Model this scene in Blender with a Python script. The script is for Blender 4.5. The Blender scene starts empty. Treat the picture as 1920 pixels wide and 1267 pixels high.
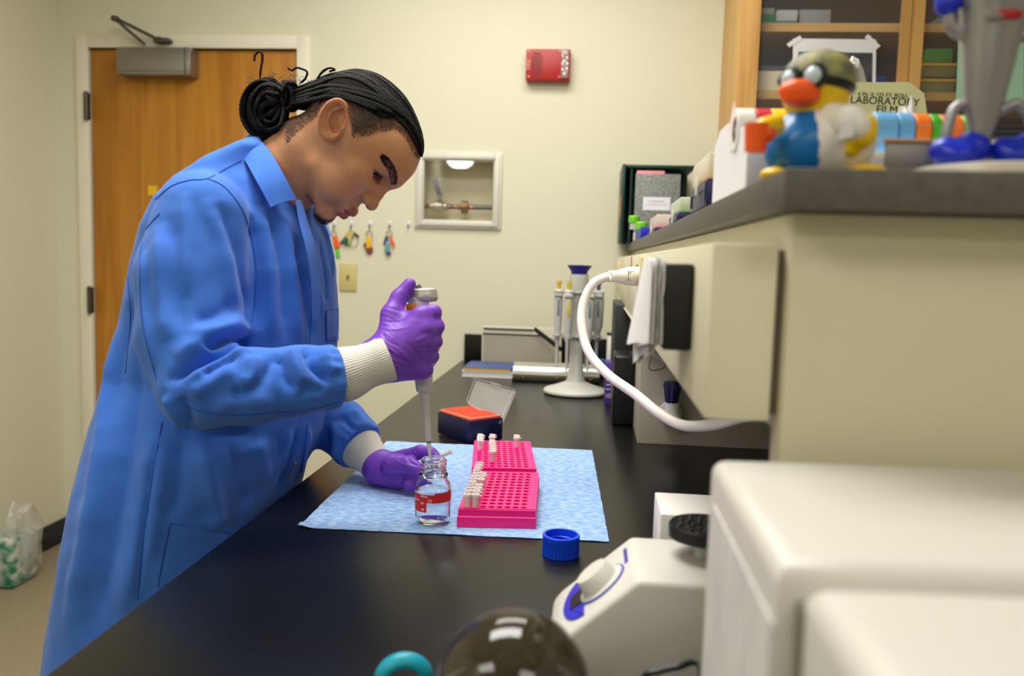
import bpy, bmesh, math, random
import numpy as np
from mathutils import Vector, Matrix, noise
from mathutils.bvhtree import BVHTree
import openvdb as vdb
random.seed(7); rng = np.random.default_rng(7)
PI = math.pi
scene = bpy.context.scene
COL = scene.collection

# ------------------------------------------------------------------ camera
FPX = 1570.0; CZ = 1.321; BZ = 0.91          # focal length (px of 1920), camera height, bench top
_v = np.array([150.0, -143.5, FPX]); _v /= np.linalg.norm(_v)
_d = np.array([-460.0, 15866.5, FPX]); _d -= _d.dot(_v)*_v; _d /= np.linalg.norm(_d)
RC = np.stack([np.cross(_d, _v), _v, -_d])
CAM = np.array([0, 0, CZ])
def ray(px, py): return RC @ np.array([px-960.0, py-633.5, FPX])
def atY(px, py, Y): r = ray(px, py); return CAM + r*(Y/r[1])
def atX(px, py, X): r = ray(px, py); return CAM + r*(X/r[0])
def atZ(px, py, Z): r = ray(px, py); return CAM + r*((Z-CZ)/r[2])
cd = bpy.data.cameras.new('camera'); cam = bpy.data.objects.new('camera', cd); COL.objects.link(cam)
cd.sensor_width = 36; cd.lens = FPX/1920*36; cd.clip_start = 0.02
m = Matrix.Identity(4)
for i in range(3):
    m[i][0] = RC[i, 0]; m[i][1] = -RC[i, 1]; m[i][2] = -RC[i, 2]; m[i][3] = CAM[i]
cam.matrix_world = m
cd.dof.use_dof = True; cd.dof.focus_distance = 1.44; cd.dof.aperture_fstop = 3.7
scene.camera = cam
# ------------------------------------------------------------------ light
scene.view_settings.view_transform = 'Standard'; scene.view_settings.look = 'None'
scene.view_settings.gamma = 1; scene.view_settings.use_curve_mapping = False
scene.view_settings.exposure = 0.0
w = bpy.data.worlds.new('world'); scene.world = w; w.use_nodes = True
w.node_tree.nodes['Background'].inputs[0].default_value = (1, .96, .88, 1)
w.node_tree.nodes['Background'].inputs[1].default_value = 0.3
CEIL = 2.72
LAMPS = [(-0.45, 1.25, 32), (-0.35, 2.45, 15), (-1.0, -4.2, 5), (1.0, -0.9, 7), (-1.6, -0.5, 12), (-0.3, -2.4, 14)]
for (lx, ly, lw) in LAMPS:
    ld = bpy.data.lights.new('ceiling_lamp', 'AREA'); ld.shape = 'RECTANGLE'; ld.size = 1.15; ld.size_y = .55
    ld.energy = lw; ld.color = (1, .975, .935)
    lo = bpy.data.objects.new('ceiling_lamp', ld); COL.objects.link(lo); lo.location = (lx, ly, CEIL-.045)

# ------------------------------------------------------------------ materials
def lin(c):
    return tuple(((x/255)/12.92 if x/255 <= .04045 else ((x/255+.055)/1.055)**2.4) for x in c)
MATS = {}
def mat(name, rgb, rough=.5, metal=0, spec=.5, trans=0, alpha=1, ior=1.45, emit=0, sss=0, coat=0, noisec=0, nscale=20, bump=0, bscale=200, rgb2=None, wave=None, stretch=(1, 1, 1), sheen=0):
    if name in MATS: return MATS[name]
    mt = bpy.data.materials.new(name); mt.use_nodes = True; MATS[name] = mt
    nt = mt.node_tree; b = nt.nodes['Principled BSDF']
    c = lin(rgb)+(1,)
    b.inputs['Base Color'].default_value = c
    b.inputs['Roughness'].default_value = rough; b.inputs['Metallic'].default_value = metal
    b.inputs['Specular IOR Level'].default_value = spec
    b.inputs['Transmission Weight'].default_value = trans; b.inputs['IOR'].default_value = ior
    b.inputs['Alpha'].default_value = alpha; b.inputs['Coat Weight'].default_value = coat
    b.inputs['Sheen Weight'].default_value = sheen
    if emit:
        b.inputs['Emission Color'].default_value = c; b.inputs['Emission Strength'].default_value = emit
    if sss:
        b.inputs['Subsurface Weight'].default_value = sss; b.inputs['Subsurface Radius'].default_value = (.9, .35, .2)
        b.inputs['Subsurface Scale'].default_value = .006
    if noisec or bump or wave:
        tc = nt.nodes.new('ShaderNodeTexCoord'); mp = nt.nodes.new('ShaderNodeMapping')
        nt.links.new(tc.outputs['Object'], mp.inputs[0]); mp.inputs['Scale'].default_value = stretch
    if noisec:
        nz = nt.nodes.new('ShaderNodeTexNoise'); nz.inputs['Scale'].default_value = nscale; nz.inputs['Detail'].default_value = 6
        nt.links.new(mp.outputs[0], nz.inputs['Vector'])
        r = nt.nodes.new('ShaderNodeValToRGB'); nt.links.new(nz.outputs['Fac'], r.inputs[0])
        c2 = lin(rgb2)+(1,) if rgb2 else tuple(x*(1-noisec) for x in c[:3])+(1,)
        r.color_ramp.elements[0].position = .36; r.color_ramp.elements[1].position = .64
        r.color_ramp.elements[0].color = c2; r.color_ramp.elements[1].color = c
        nt.links.new(r.outputs[0], b.inputs['Base Color'])
    if bump:
        n2 = nt.nodes.new('ShaderNodeTexNoise'); n2.inputs['Scale'].default_value = bscale; n2.inputs['Detail'].default_value = 4
        nt.links.new(mp.outputs[0], n2.inputs['Vector'])
        bp = nt.nodes.new('ShaderNodeBump'); bp.inputs['Strength'].default_value = bump; bp.inputs['Distance'].default_value = .002
        nt.links.new(n2.outputs['Fac'], bp.inputs['Height']); nt.links.new(bp.outputs[0], b.inputs['Normal'])
    return mt
def wood(name, c1, c2, scale=3, stretch=(6, 6, .5)):
    mt = mat(name, c1, rough=.45)
    nt = mt.node_tree; b = nt.nodes['Principled BSDF']
    tc = nt.nodes.new('ShaderNodeTexCoord'); mp = nt.nodes.new('ShaderNodeMapping'); mp.inputs['Scale'].default_value = stretch
    nz = nt.nodes.new('ShaderNodeTexNoise'); nz.inputs['Scale'].default_value = scale; nz.inputs['Detail'].default_value = 8; nz.inputs['Distortion'].default_value = .6
    r = nt.nodes.new('ShaderNodeValToRGB'); r.color_ramp.elements[0].position = .35; r.color_ramp.elements[1].position = .68
    r.color_ramp.elements[0].color = lin(c2)+(1,); r.color_ramp.elements[1].color = lin(c1)+(1,)
    nt.links.new(tc.outputs['Object'], mp.inputs[0]); nt.links.new(mp.outputs[0], nz.inputs['Vector'])
    nt.links.new(nz.outputs['Fac'], r.inputs[0]); nt.links.new(r.outputs[0], b.inputs['Base Color'])
    return mt

# ------------------------------------------------------------------ builders
def wloc(o):
    l = Vector((0, 0, 0))
    while o: l += o.location; o = o.parent
    return l
def tag(o, label=None, cat=None, group=None, kind=None):
    if label: o['label'] = label
    if cat: o['category'] = cat
    if group: o['group'] = group
    if kind: o['kind'] = kind
    return o
def thing(name, label, cat, loc, group=None):
    o = bpy.data.objects.new(name, None); COL.objects.link(o); o.location = tuple(float(x) for x in loc)
    o.empty_display_size = .02
    return tag(o, label, cat, group)
class B:
    def __init__(s): s.bm = bmesh.new(); s.mi = 0
    def _new(s, n0):
        s.bm.faces.ensure_lookup_table()
        for f in s.bm.faces[n0:]: f.material_index = s.mi
    def box(s, lo, hi, bev=0, seg=2, M=None):
        n0 = len(s.bm.faces)
        lo = Vector(lo); hi = Vector(hi); t = bmesh.new()
        bmesh.ops.create_cube(t, size=1)
        for v in t.verts: v.co = Vector(((v.co[i]+.5)*(hi[i]-lo[i])+lo[i] for i in range(3)))
        if bev: bmesh.ops.bevel(t, geom=t.edges[:], offset=bev, segments=seg, affect='EDGES', profile=.5)
        if M is not None: t.transform(M)
        s.merge(t); s._new(n0); return s
    def merge(s, t):
        me = bpy.data.meshes.new('tmp'); t.to_mesh(me); t.free(); s.bm.from_mesh(me); bpy.data.meshes.remove(me)
    def loft(s, rings, cap=True, closed=True):
        n0 = len(s.bm.faces)
        R = [[s.bm.verts.new(tuple(float(c) for c in p)) for p in r] for r in rings]
        n = len(R[0])
        for a, b in zip(R, R[1:]):
            for i in range(n if closed else n-1):
                j = (i+1) % n
                s.bm.faces.new((a[i], a[j], b[j], b[i]))
        if cap and closed:
            s.bm.faces.new(R[0][::-1]); s.bm.faces.new(R[-1])
        s._new(n0); return s
    def lathe(s, prof, o=(0, 0, 0), ax=(0, 0, 1), seg=32, cap=True, rib=None):
        o = np.array(o, float); q = Vector(ax).normalized(); u = q.orthogonal().normalized(); v = q.cross(u)
        u, v, q = np.array(u), np.array(v), np.array(q)
        rings = []
        for (r, h) in prof:
            rr = [(max(r, 1e-5)*(1+(rib(2*PI*k/seg, h) if rib else 0))) for k in range(seg)]
            rings.append([o+q*h+(u*math.cos(2*PI*k/seg)+v*math.sin(2*PI*k/seg))*rr[k] for k in range(seg)])
        return s.loft(rings, cap)
    def cyl(s, a, b, r, r2=None, seg=20):
        a = np.array(a, float); b = np.array(b, float); L = np.linalg.norm(b-a)
        return s.lathe([(r, 0), (r if r2 is None else r2, L)], a, b-a, seg)
    def tube(s, pts, r, seg=8, closed=False, cap=True, flat=1):
        P = [Vector(tuple(float(c) for c in p)) for p in pts]; n = len(P)
        rr = r if hasattr(r, '__len__') else [r]*n
        T = []
        for i in range(n):
            a = P[(i-1) % n] if (closed or i > 0) else P[i]; b = P[(i+1) % n] if (closed or i < n-1) else P[i]
            T.append((b-a).normalized())
        u = T[0].orthogonal().normalized(); rings = []
        for i in range(n):
            u = (u-T[i]*u.dot(T[i])).normalized(); v = T[i].cross(u)
            rings.append([P[i]+(u*math.cos(2*PI*k/seg)+v*math.sin(2*PI*k/seg)*flat)*rr[i] for k in range(seg)])
        if closed:
            n0 = len(s.bm.faces); R = [[s.bm.verts.new(p) for p in g] for g in rings]
            for i in range(n):
                a, b = R[i], R[(i+1) % n]
                for k in range(seg): s.bm.faces.new((a[k], a[(k+1) % seg], b[(k+1) % seg], b[k]))
            s._new(n0); return s
        return s.loft(rings, cap)
    def sph(s, c, r, seg=20, M=None):
        n0 = len(s.bm.faces); t = bmesh.new(); bmesh.ops.create_uvsphere(t, u_segments=seg, v_segments=seg//2+2, radius=1)
        r = r if hasattr(r, '__len__') else (r, r, r)
        t.transform(Matrix.Diagonal((*r, 1)))
        if M is not None: t.transform(M)
        t.transform(Matrix.Translation(Vector(tuple(float(x) for x in c)))); s.merge(t); s._new(n0); return s
    def prism(s, poly, d, bev=0):      # poly: 3D points of one face, d: extrusion vector
        t = bmesh.new(); d = Vector(tuple(float(x) for x in d))
        a = [t.verts.new(tuple(float(c) for c in p)) for p in poly]; b = [t.verts.new(v.co+d) for v in a]
        t.faces.new(a); t.faces.new(b[::-1]); n = len(a)
        for i in range(n): t.faces.new((a[i], b[i], b[(i+1) % n], a[(i+1) % n]))
        bmesh.ops.recalc_face_normals(t, faces=t.faces[:])
        if bev: bmesh.ops.bevel(t, geom=t.edges[:], offset=bev, segments=3, affect='EDGES', profile=.5)
        n0 = len(s.bm.faces); s.merge(t); s._new(n0); return s
    def text(s, body, size, M, ext=.0003):
        cu = bpy.data.curves.new('t', 'FONT'); cu.body = body; cu.size = size; cu.extrude = ext; cu.align_x = 'CENTER'; cu.align_y = 'CENTER'
        o = bpy.data.objects.new('t', cu); COL.objects.link(o)
        dg = bpy.context.evaluated_depsgraph_get(); dg.update()
        me = bpy.data.meshes.new_from_object(o.evaluated_get(dg)); me.transform(M)
        n0 = len(s.bm.faces); s.bm.from_mesh(me); s._new(n0)
        bpy.data.objects.remove(o); bpy.data.curves.remove(cu); bpy.data.meshes.remove(me); return s
    def build(s, name, m, parent=None, smooth=38, fix=True, label=None):
        if fix: bmesh.ops.recalc_face_normals(s.bm, faces=s.bm.faces[:])
        for f in s.bm.faces: f.smooth = smooth > 0
        if smooth:
            la = math.radians(smooth)
            for e in s.bm.edges:
                if len(e.link_faces) == 2 and e.calc_face_angle(0) > la: e.smooth = False
        if parent is not None: org = wloc(parent)
        else:
            c = [v.co for v in s.bm.verts]
            org = Vector(((min(v[0] for v in c)+max(v[0] for v in c))/2, (min(v[1] for v in c)+max(v[1] for v in c))/2, min(v[2] for v in c)))
        s.bm.transform(Matrix.Translation(-org))
        me = bpy.data.meshes.new(name); s.bm.to_mesh(me); s.bm.free()
        for x in (m if isinstance(m, (list, tuple)) else [m]): me.materials.append(x)
        o = bpy.data.objects.new(name, me); COL.objects.link(o)
        if parent is not None: o.parent = parent
        else: o.location = org
        if label: o['label'] = label
        return o
def struct(name, b, m, parent=None, **k):
    o = b.build(name, m, parent, **k)
    if parent is None: o['kind'] = 'structure'
    return o
def solid(b_, th):
    bmesh.ops.recalc_face_normals(b_.bm, faces=b_.bm.faces[:]); b_.bm.normal_update(); bmesh.ops.solidify(b_.bm, geom=b_.bm.faces[:], thickness=th)
def copytree(o, parent=None):
    c = o.copy(); COL.objects.link(c)
    if parent is not None: c.parent = parent
    for ch in o.children: copytree(ch, c)
    return c
def rot(axis, deg, about=(0, 0, 0)):
    a = Vector(tuple(float(x) for x in about)); return Matrix.Translation(a) @ Matrix.Rotation(math.radians(deg), 4, axis) @ Matrix.Translation(-a)
def crv(pts, n=12, closed=False):     # Catmull-Rom resample
    P = [np.array(p, float) for p in pts]; out = []; N = len(P)
    for i in range(N if closed else N-1):
        if closed: p0, p1, p2, p3 = P[i-1], P[i], P[(i+1) % N], P[(i+2) % N]
        else: p0, p1, p2, p3 = P[max(i-1, 0)], P[i], P[i+1], P[min(i+2, N-1)]
        for k in range(n):
            t = k/n; out.append(.5*((2*p1)+(p2-p0)*t+(2*p0-5*p1+4*p2-p3)*t*t+(-p0+3*p1-3*p2+p3)*t**3))
    if not closed: out.append(P[-1])
    return out
def frameM(o, x, y):                    # matrix with local x, y along given vectors
    x = Vector(x).normalized(); z = x.cross(Vector(y)).normalized(); y = z.cross(x)
    M = Matrix.Identity(4)
    for i in range(3): M[i][0] = x[i]; M[i][1] = y[i]; M[i][2] = z[i]; M[i][3] = float(o[i])
    return M

# ------------------------------------------------------------------ distance-field modelling
def smin(a, b, k): h = np.clip(.5+.5*(b-a)/k, 0, 1); return b*(1-h)+a*h-k*h*(1-h)
def smax(a, b, k): return -smin(-a, -b, k)
def rc(P, a, b, ra, rb):
    a = np.asarray(a, np.float32); ba = np.asarray(b, np.float32)-a
    x, y, z = P[0]-a[0], P[1]-a[1], P[2]-a[2]
    t = np.clip((x*ba[0]+y*ba[1]+z*ba[2])/max(float(ba@ba), 1e-9), 0, 1)
    return np.sqrt((x-t*ba[0])**2+(y-t*ba[1])**2+(z-t*ba[2])**2)-(ra+(rb-ra)*t)
def chain(P, pts, rs, k=.004):
    d = None
    for i in range(len(pts)-1):
        e = rc(P, pts[i], pts[i+1], rs[i], rs[i+1]); d = e if d is None else smin(d, e, k)
    return d
def ell(P, c, r, R=None):
    x, y, z = P[0]-c[0], P[1]-c[1], P[2]-c[2]
    if R is not None: x, y, z = [R[i][0]*x+R[i][1]*y+R[i][2]*z for i in range(3)]
    k0 = np.sqrt((x/r[0])**2+(y/r[1])**2+(z/r[2])**2); k1 = np.sqrt((x/r[0]**2)**2+(y/r[1]**2)**2+(z/r[2]**2)**2)+1e-9
    return k0*(k0-1)/k1
def sdf_mesh(fn, lo, hi, h, mats=None):
    lo = np.array(lo, float); hi = np.array(hi, float); n = np.ceil((hi-lo)/h).astype(int)+1
    ax = [(lo[i]+h*np.arange(n[i])).astype(np.float32) for i in range(3)]
    P = np.meshgrid(*ax, indexing='ij', sparse=True)
    P = [np.broadcast_to(p, tuple(n)).astype(np.float32) for p in P]
    D = fn(P).astype(np.float32)
    D[0] = D[-1] = 1; D[:, 0] = D[:, -1] = 1; D[:, :, 0] = D[:, :, -1] = 1
    g = vdb.FloatGrid(float(1)); g.copyFromArray(np.clip(D, -4*h, 4*h))
    pts, tris, quads = g.convertToPolygons(isovalue=0, adaptivity=0)
    pts = pts*h+lo
    me = bpy.data.meshes.new('s'); me.from_pydata(pts.tolist(), [], [list(map(int, q)) for q in quads[:, ::-1]]+[list(map(int, q)) for q in tris[:, ::-1]]); me.update()
    bm = bmesh.new(); bm.from_mesh(me); bpy.data.meshes.remove(me)
    if bm.calc_volume(signed=True) < 0: bmesh.ops.reverse_faces(bm, faces=bm.faces[:])
    return bm
def relax(bm, n=2, f=.5):
    for _ in range(n): bmesh.ops.smooth_vert(bm, verts=bm.verts[:], factor=f, use_axis_x=True, use_axis_y=True, use_axis_z=True)
def bobj(bm, name, m, parent):
    b = B(); b.bm.free(); b.bm = bm
    return b.build(name, m, parent, smooth=180, fix=False)
def hit(bvh, px, py, off=0.0):
    r = Vector(ray(px, py)).normalized(); h = bvh.ray_cast(Vector(CAM), r)
    if h[0] is None: return None
    return np.array(h[0]+h[1]*off)
# ================================================================== SETTING
X0, X1, Y0, Y1 = -2.21, 2.6, -6.2, 3.32
Mwall = mat('wall_paint', (220, 217, 192), rough=.75, bump=.15, bscale=300)
Mtrim = mat('door_frame_paint', (232, 228, 208), rough=.45)
Mfloor = mat('floor_vinyl', (150, 138, 112), rough=.45, noisec=.12, nscale=60)
Mceil = mat('ceiling_tile', (225, 222, 210), rough=.9)
Mblack_base = mat('navy_rubber_base', (16, 19, 30), rough=.5)
FZ = .065
struct('floor', B().box((X0-.1, Y0-.1, FZ-.05), (X1+.1, Y1+.1, FZ)), Mfloor)
struct('ceiling', B().box((X0-.1, Y0-.1, CEIL), (X1+.1, Y1+.1, CEIL+.05)), Mceil)
struct('wall_left', B().box((X0-.1, Y0-.1, 0), (X0, Y1+.1, CEIL)), Mwall)
struct('wall_right', B().box((X1, Y0-.1, 0), (X1+.1, Y1+.1, CEIL)), Mwall)
struct('wall_front', B().box((X0-.1, Y0-.1, 0), (X1+.1, Y0, CEIL)), Mwall)
# back wall with a door hole and a recess for the valve box
DX0, DX1, DZ = -2.07, -1.195, 2.125
GX0, GX1, GZ0, GZ1 = -.685, -.385, 1.462, 1.707
wb = B(); T = .14
for lo, hi in (((X0-.1, 0), (DX0, CEIL)), ((DX0, DZ), (DX1, CEIL)), ((DX1, 0), (GX0, CEIL)), ((GX0, 0), (GX1, GZ0)), ((GX0, GZ1), (GX1, CEIL)), ((GX1, 0), (X1+.1, CEIL))):
    wb.box((lo[0], Y1, lo[1]), (hi[0], Y1+T, hi[1]))
struct('wall_back', wb, Mwall)
struct('baseboard_left', B().box((X0, Y0, FZ), (X0+.012, Y1-.001, .165), .003), Mblack_base)
struct('baseboard_back', B().box((DX1+.07, Y1-.012, FZ), (-.56, Y1, .165), .003), Mblack_base)
bt = B()
bt.box((DX0-.05, Y1-.012, FZ), (DX0, Y1+T, DZ+.05), .002).box((DX1, Y1-.012, FZ), (DX1+.05, Y1+T, DZ+.05), .002).box((DX0+.0002, Y1-.012, DZ), (DX1-.0002, Y1+T, DZ+.05), .002)
struct('trim_1', bt, Mtrim)
Moak = wood('oak_door', (196, 136, 46), (168, 108, 28), 2.2, (9, 9, .55))
Msteel = mat('brushed_aluminium', (150, 146, 138), rough=.38, metal=.85)
Msteel2 = mat('dark_steel', (96, 90, 82), rough=.4, metal=.8)
door = struct('door_1', B().box((DX0+.003, Y1+.01, FZ+.01), (DX1-.003, Y1+.055, DZ-.004), .002), Moak)
door['label'] = 'golden oak veneer door with a grey closer at its top'
c0 = atY(218, 88, Y1-.06); c1 = atY(358, 141, Y1-.06)
cl = B().box((c0[0], Y1-.065, c1[2]), (c1[0], Y1+.012, c0[2]), .005).build('door_closer', Msteel, door)
B().box((c0[0]-.002, Y1-.067, c1[2]+.012), (c1[0]-.03, Y1-.0655, c1[2]+.014)).box((c1[0]-.024, Y1-.067, c1[2]), (c1[0]-.02, Y1-.0655, c0[2])).build('cover_line', Msteel2, cl)
a0 = atY(272, 84, Y1-.03); a1 = atY(216, 36, Y1-.09); a2 = atY(300, 76, Y1-.03)
B().tube([a0, a1], .008, 8, flat=.5).tube([a1+np.array([0, .01, .004]), a2], .009, 8, flat=.5).cyl(a1-np.array([0, .012, 0]), a1+np.array([0, .012, .004]), .012).build('closer_arm', Msteel2, door)
B().box((a2[0]-.02, Y1-.05, DZ+.012), (a2[0]+.045, Y1-.01, DZ+.03), .004).cyl(a2-np.array([0, .01, 0]), a2+np.array([0, .02, 0]), .014).build('arm_bracket', Msteel2, door)
for py in (200, 562):
    h = atY(161, py, Y1)
    B().box((DX0-.016, Y1-.02, h[2]-.055), (DX0+.002, Y1+.006, h[2]+.055), .003).cyl((DX0-.003, Y1-.02, h[2]-.058), (DX0-.003, Y1-.02, h[2]+.058), .007).build('hinge', Msteel2, door)
s_ = atY(284, 357, Y1)
B().box((s_[0]-.02, Y1+.008, s_[2]-.02), (s_[0]+.02, Y1+.0095, s_[2]+.02)).build('sticker', mat('yellow_sticker', (235, 190, 20), .6), door, label='yellow sticker')
# ceiling lamps (the light comes from these fixtures)
Mdiff = mat('lamp_diffuser', (255, 250, 238), rough=.6, emit=3.0)
Mlframe = mat('lamp_frame', (230, 230, 225), rough=.5)
for i, (lx, ly, lw) in enumerate(LAMPS):
    pos = ['above the bench', 'above the far end of the bench', 'far behind the camera', 'behind the camera over the aisle to the right', 'behind the camera over the left aisle', 'behind the camera in the middle']
    t = thing('ceiling_light', 'flat rectangular ceiling light '+pos[i], 'ceiling light', (lx, ly, CEIL), 'ceiling lights of the room')
    fb = B()
    for a, b_ in (((-.62, -.32), (.62, -.29)), ((-.62, .29), (.62, .32)), ((-.62, -.29), (-.59, .29)), ((.59, -.29), (.62, .29))):
        fb.box((lx+a[0], ly+a[1], CEIL-.04), (lx+b_[0], ly+b_[1], CEIL))
    fb.build('frame', Mlframe, t)
    B().box((lx-.59, ly-.29, CEIL-.03), (lx+.59, ly+.29, CEIL-.01)).build('diffuser', Mdiff, t)

t = thing('dome_light', 'round white dome ceiling light far behind the camera, reflected in the valve box glass', 'ceiling light', (-1.886, -5.12, CEIL))
B().lathe([(.001, 2.565), (.10, 2.575), (.165, 2.62), (.20, 2.69), (.20, 2.70)], (-1.886, -5.12, 0), seg=40).build('diffuser', mat('dome_diffuser', (255, 250, 240), .5, emit=24.0), t)
B().lathe([(.21, 2.70), (.21, CEIL), (.001, CEIL)], (-1.886, -5.12, 0), seg=40).build('frame', Mlframe, t)

# ================================================================== BENCH
EX = -.508                                  # bench edge
Mepoxy = mat('black_epoxy', (15, 15, 14), rough=.28, spec=.38, bump=.10, bscale=160)
Mcream = mat('cream_enamel', (208, 202, 172), rough=.42)
Mrace = mat('raceway_enamel', (224, 218, 188), rough=.4); Mcream2 = mat('cream_enamel_grey', (184, 177, 158), rough=.5)
t = thing('lab_bench', 'long black topped lab bench on cream cabinets running to the back wall', 'lab bench', ((EX+1.4)/2, 1.9, FZ))
B().box((EX, .18, BZ-.032), (1.4, Y1-.001, BZ), .003).build('worktop', Mepoxy, t)
B().box((EX+.012, Y1-.022, BZ), (1.4, Y1-.002, BZ+.108), .002).build('backsplash', Mepoxy, t)
B().box((EX+.03, .2, .16), (1.38, Y1-.005, BZ-.033)).build('cabinet_carcass', Mcream, t)
B().box((EX+.09, .22, FZ), (1.36, Y1-.01, .16)).build('toe_kick', Mblack_base, t)
y = .22
while y < 3.2:
    d_ = B().box((EX+.012, y, .18), (EX+.03, y+.44, .68), .003).build('cabinet_door', Mcream, t)
    B().tube([(EX+.012, y+.15, .63), (EX-.015, y+.15, .63), (EX-.015, y+.29, .63), (EX+.012, y+.29, .63)], .005).build('handle', Msteel, d_)
    d_ = B().box((EX+.012, y, .70), (EX+.03, y+.44, .86), .003).build('drawer', Mcream, t)
    B().tube([(EX+.012, y+.15, .79), (EX-.015, y+.15, .79), (EX-.015, y+.29, .79), (EX+.012, y+.29, .79)], .005).build('handle', Msteel, d_)
    y += .46
# reagent shelf above the bench
SZ0, SZ1 = 1.363, 1.391; SX = .133; RX = .093
Mgray = mat('grey_laminate', (92, 88, 82), rough=.5, noisec=.25, nscale=90)
t = thing('reagent_shelf', 'cream raised shelf with thick grey counter top over the right of the bench', 'shelf', (.6, 2, BZ))
B().box((SX, .612, SZ0), (1.38, Y1-.003, SZ1), .002).build('counter_slab', Mgray, t)
B().box((.150, .655, BZ), (1.38, .69, SZ0-.001), .002).build('end_panel', Mcream, t)
B().box((.152, .69, 1.19), (.172, Y1-.004, SZ0-.001)).build('rail_backing', Mcream, t)
B().box((.119, 1.905, BZ), (1.30, Y1-.024, 1.199), .0015).build('pedestal_panel', Mcream2, t)
# raceway
t = thing('cable_raceway', 'long cream metal raceway box fixed under the grey shelf edge', 'raceway', (.12, 2, 1.2))
segs = [.664, 1.30, 1.62, 2.2, 2.75, Y1-.024]
for a, b_ in zip(segs, segs[1:]):
    B().box((RX, a+.0012, 1.2), (.1430, b_-.0012, 1.338), .0015).build('cover', Mrace, t)
B().box((RX-.0035, 1.3, 1.196), (.15, Y1-.026, 1.2), .001).build('lower_lip', Mcream2, t)
B().box((.1432, .676, 1.204), (.1498, Y1-.03, 1.334)).build('gap_shade_plate', mat('gap_shadow_brown', (120, 104, 86), .6), t)  # dark brown puts the shadow of the gap into the plate colour
# duplex outlet plate on the raceway + plug & cord
o_ = atX(1203, 518, RX)
Mivory = mat('ivory_plastic', (214, 200, 150), rough=.35)
t = thing('power_outlet', 'ivory outlet plate on the cream raceway behind the white plug', 'outlet', (RX, o_[1], o_[2]-.05))
B().box((RX-.006, o_[1]-.036, o_[2]-.030), (RX-.0002, o_[1]+.036, o_[2]+.036), .002).build('face_plate', Mivory, t)
B().cyl((RX-.0085, o_[1]+.0, o_[2]), (RX-.006, o_[1], o_[2]), .016).build('socket', Mivory, t)
g_ = B().prism([(RX-.0068, o_[1]+.05, o_[2]+.022), (RX-.0068, o_[1]+.12, o_[2]+.018), (RX-.0068, o_[1]+.10, o_[2]+.004), (RX-.0068, o_[1]+.115, o_[2]-.006), (RX-.0068, o_[1]+.05, o_[2]-.012)], (.0066, 0, 0)).build('green_tag', mat('green_vinyl', (60, 170, 40), .5))
tag(g_, 'small green tag stuck on the raceway just beyond the white plug', 'tag')
g_ = B().box((RX-.001, 1.98, 1.31), (RX-.0001, 2.01, 1.335)).build('red_label', mat('red_print', (190, 60, 50), .6))
tag(g_, 'tiny red label on the far part of the cream raceway', 'label')
t = thing('ivory_switch_box', 'ivory outlet plate at the far end of the raceway near the back wall', 'outlet', (RX, 2.9, 1.21))
B().box((RX-.008, 2.82, 1.23), (RX-.0002, 2.95, 1.32), .002).build('face_plate', Mivory, t)
B().cyl((RX-.011, 2.885, 1.275), (RX-.008, 2.885, 1.275), .016).build('socket', Mivory, t)
Mwhitep = mat('white_plastic', (238, 234, 228), rough=.35)
Mdark = mat('black_plastic', (16, 16, 17), rough=.42)
t = thing('white_power_cable', 'thick white power cord plugged into the raceway and curving down beside the shelf', 'power cord', (RX-.06, o_[1], o_[2]))
px_ = lambda x, y, Y: atY(x, y, Y)
cp = [px_(1140, 518, 1.535), px_(1112, 532, 1.53), px_(1094, 568, 1.52), px_(1091, 612, 1.50), px_(1104, 660, 1.47), px_(1140, 702, 1.42), px_(1190, 738, 1.36), px_(1237, 775, 1.30), px_(1280, 797, 1.25), px_(1335, 796, 1.18), px_(1395, 780, 1.12), px_(1450, 775, 1.08)]
B().tube(crv(cp, 10), .0083, 16).build('cable', Mwhitep, t)
pb = o_+np.array([-.009, 0, 0]); pa = px_(1142, 518, 1.535); dv = pb-pa; L = np.linalg.norm(dv)
pl = B().lathe([(.0095, 0), (.0105, .002), (.011, L*.30), (.0115, L*.34), (.016, L*.62), (.0175, L*.80), (.018, L*.98), (.016, L)], pa, dv, 28).build('plug', Mwhitep, t)
for k in (.08, .22):
    for s in (-.004, .004): B().sph(pa+dv*k+np.array([0, -.0103, s]), .0009, 8).build('grip_dimple', mat('grip_grey', (90, 86, 80), .6), pl)
for k in (.68, .74, .8, .86): B().box(tuple(pa+dv*k+np.array([-.0006, -.0185, -.008])), tuple(pa+dv*k+np.array([.0006, -.0165, .010]))).build('grip_rib', mat('grip_grey', (0, 0, 0)), pl)
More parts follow.
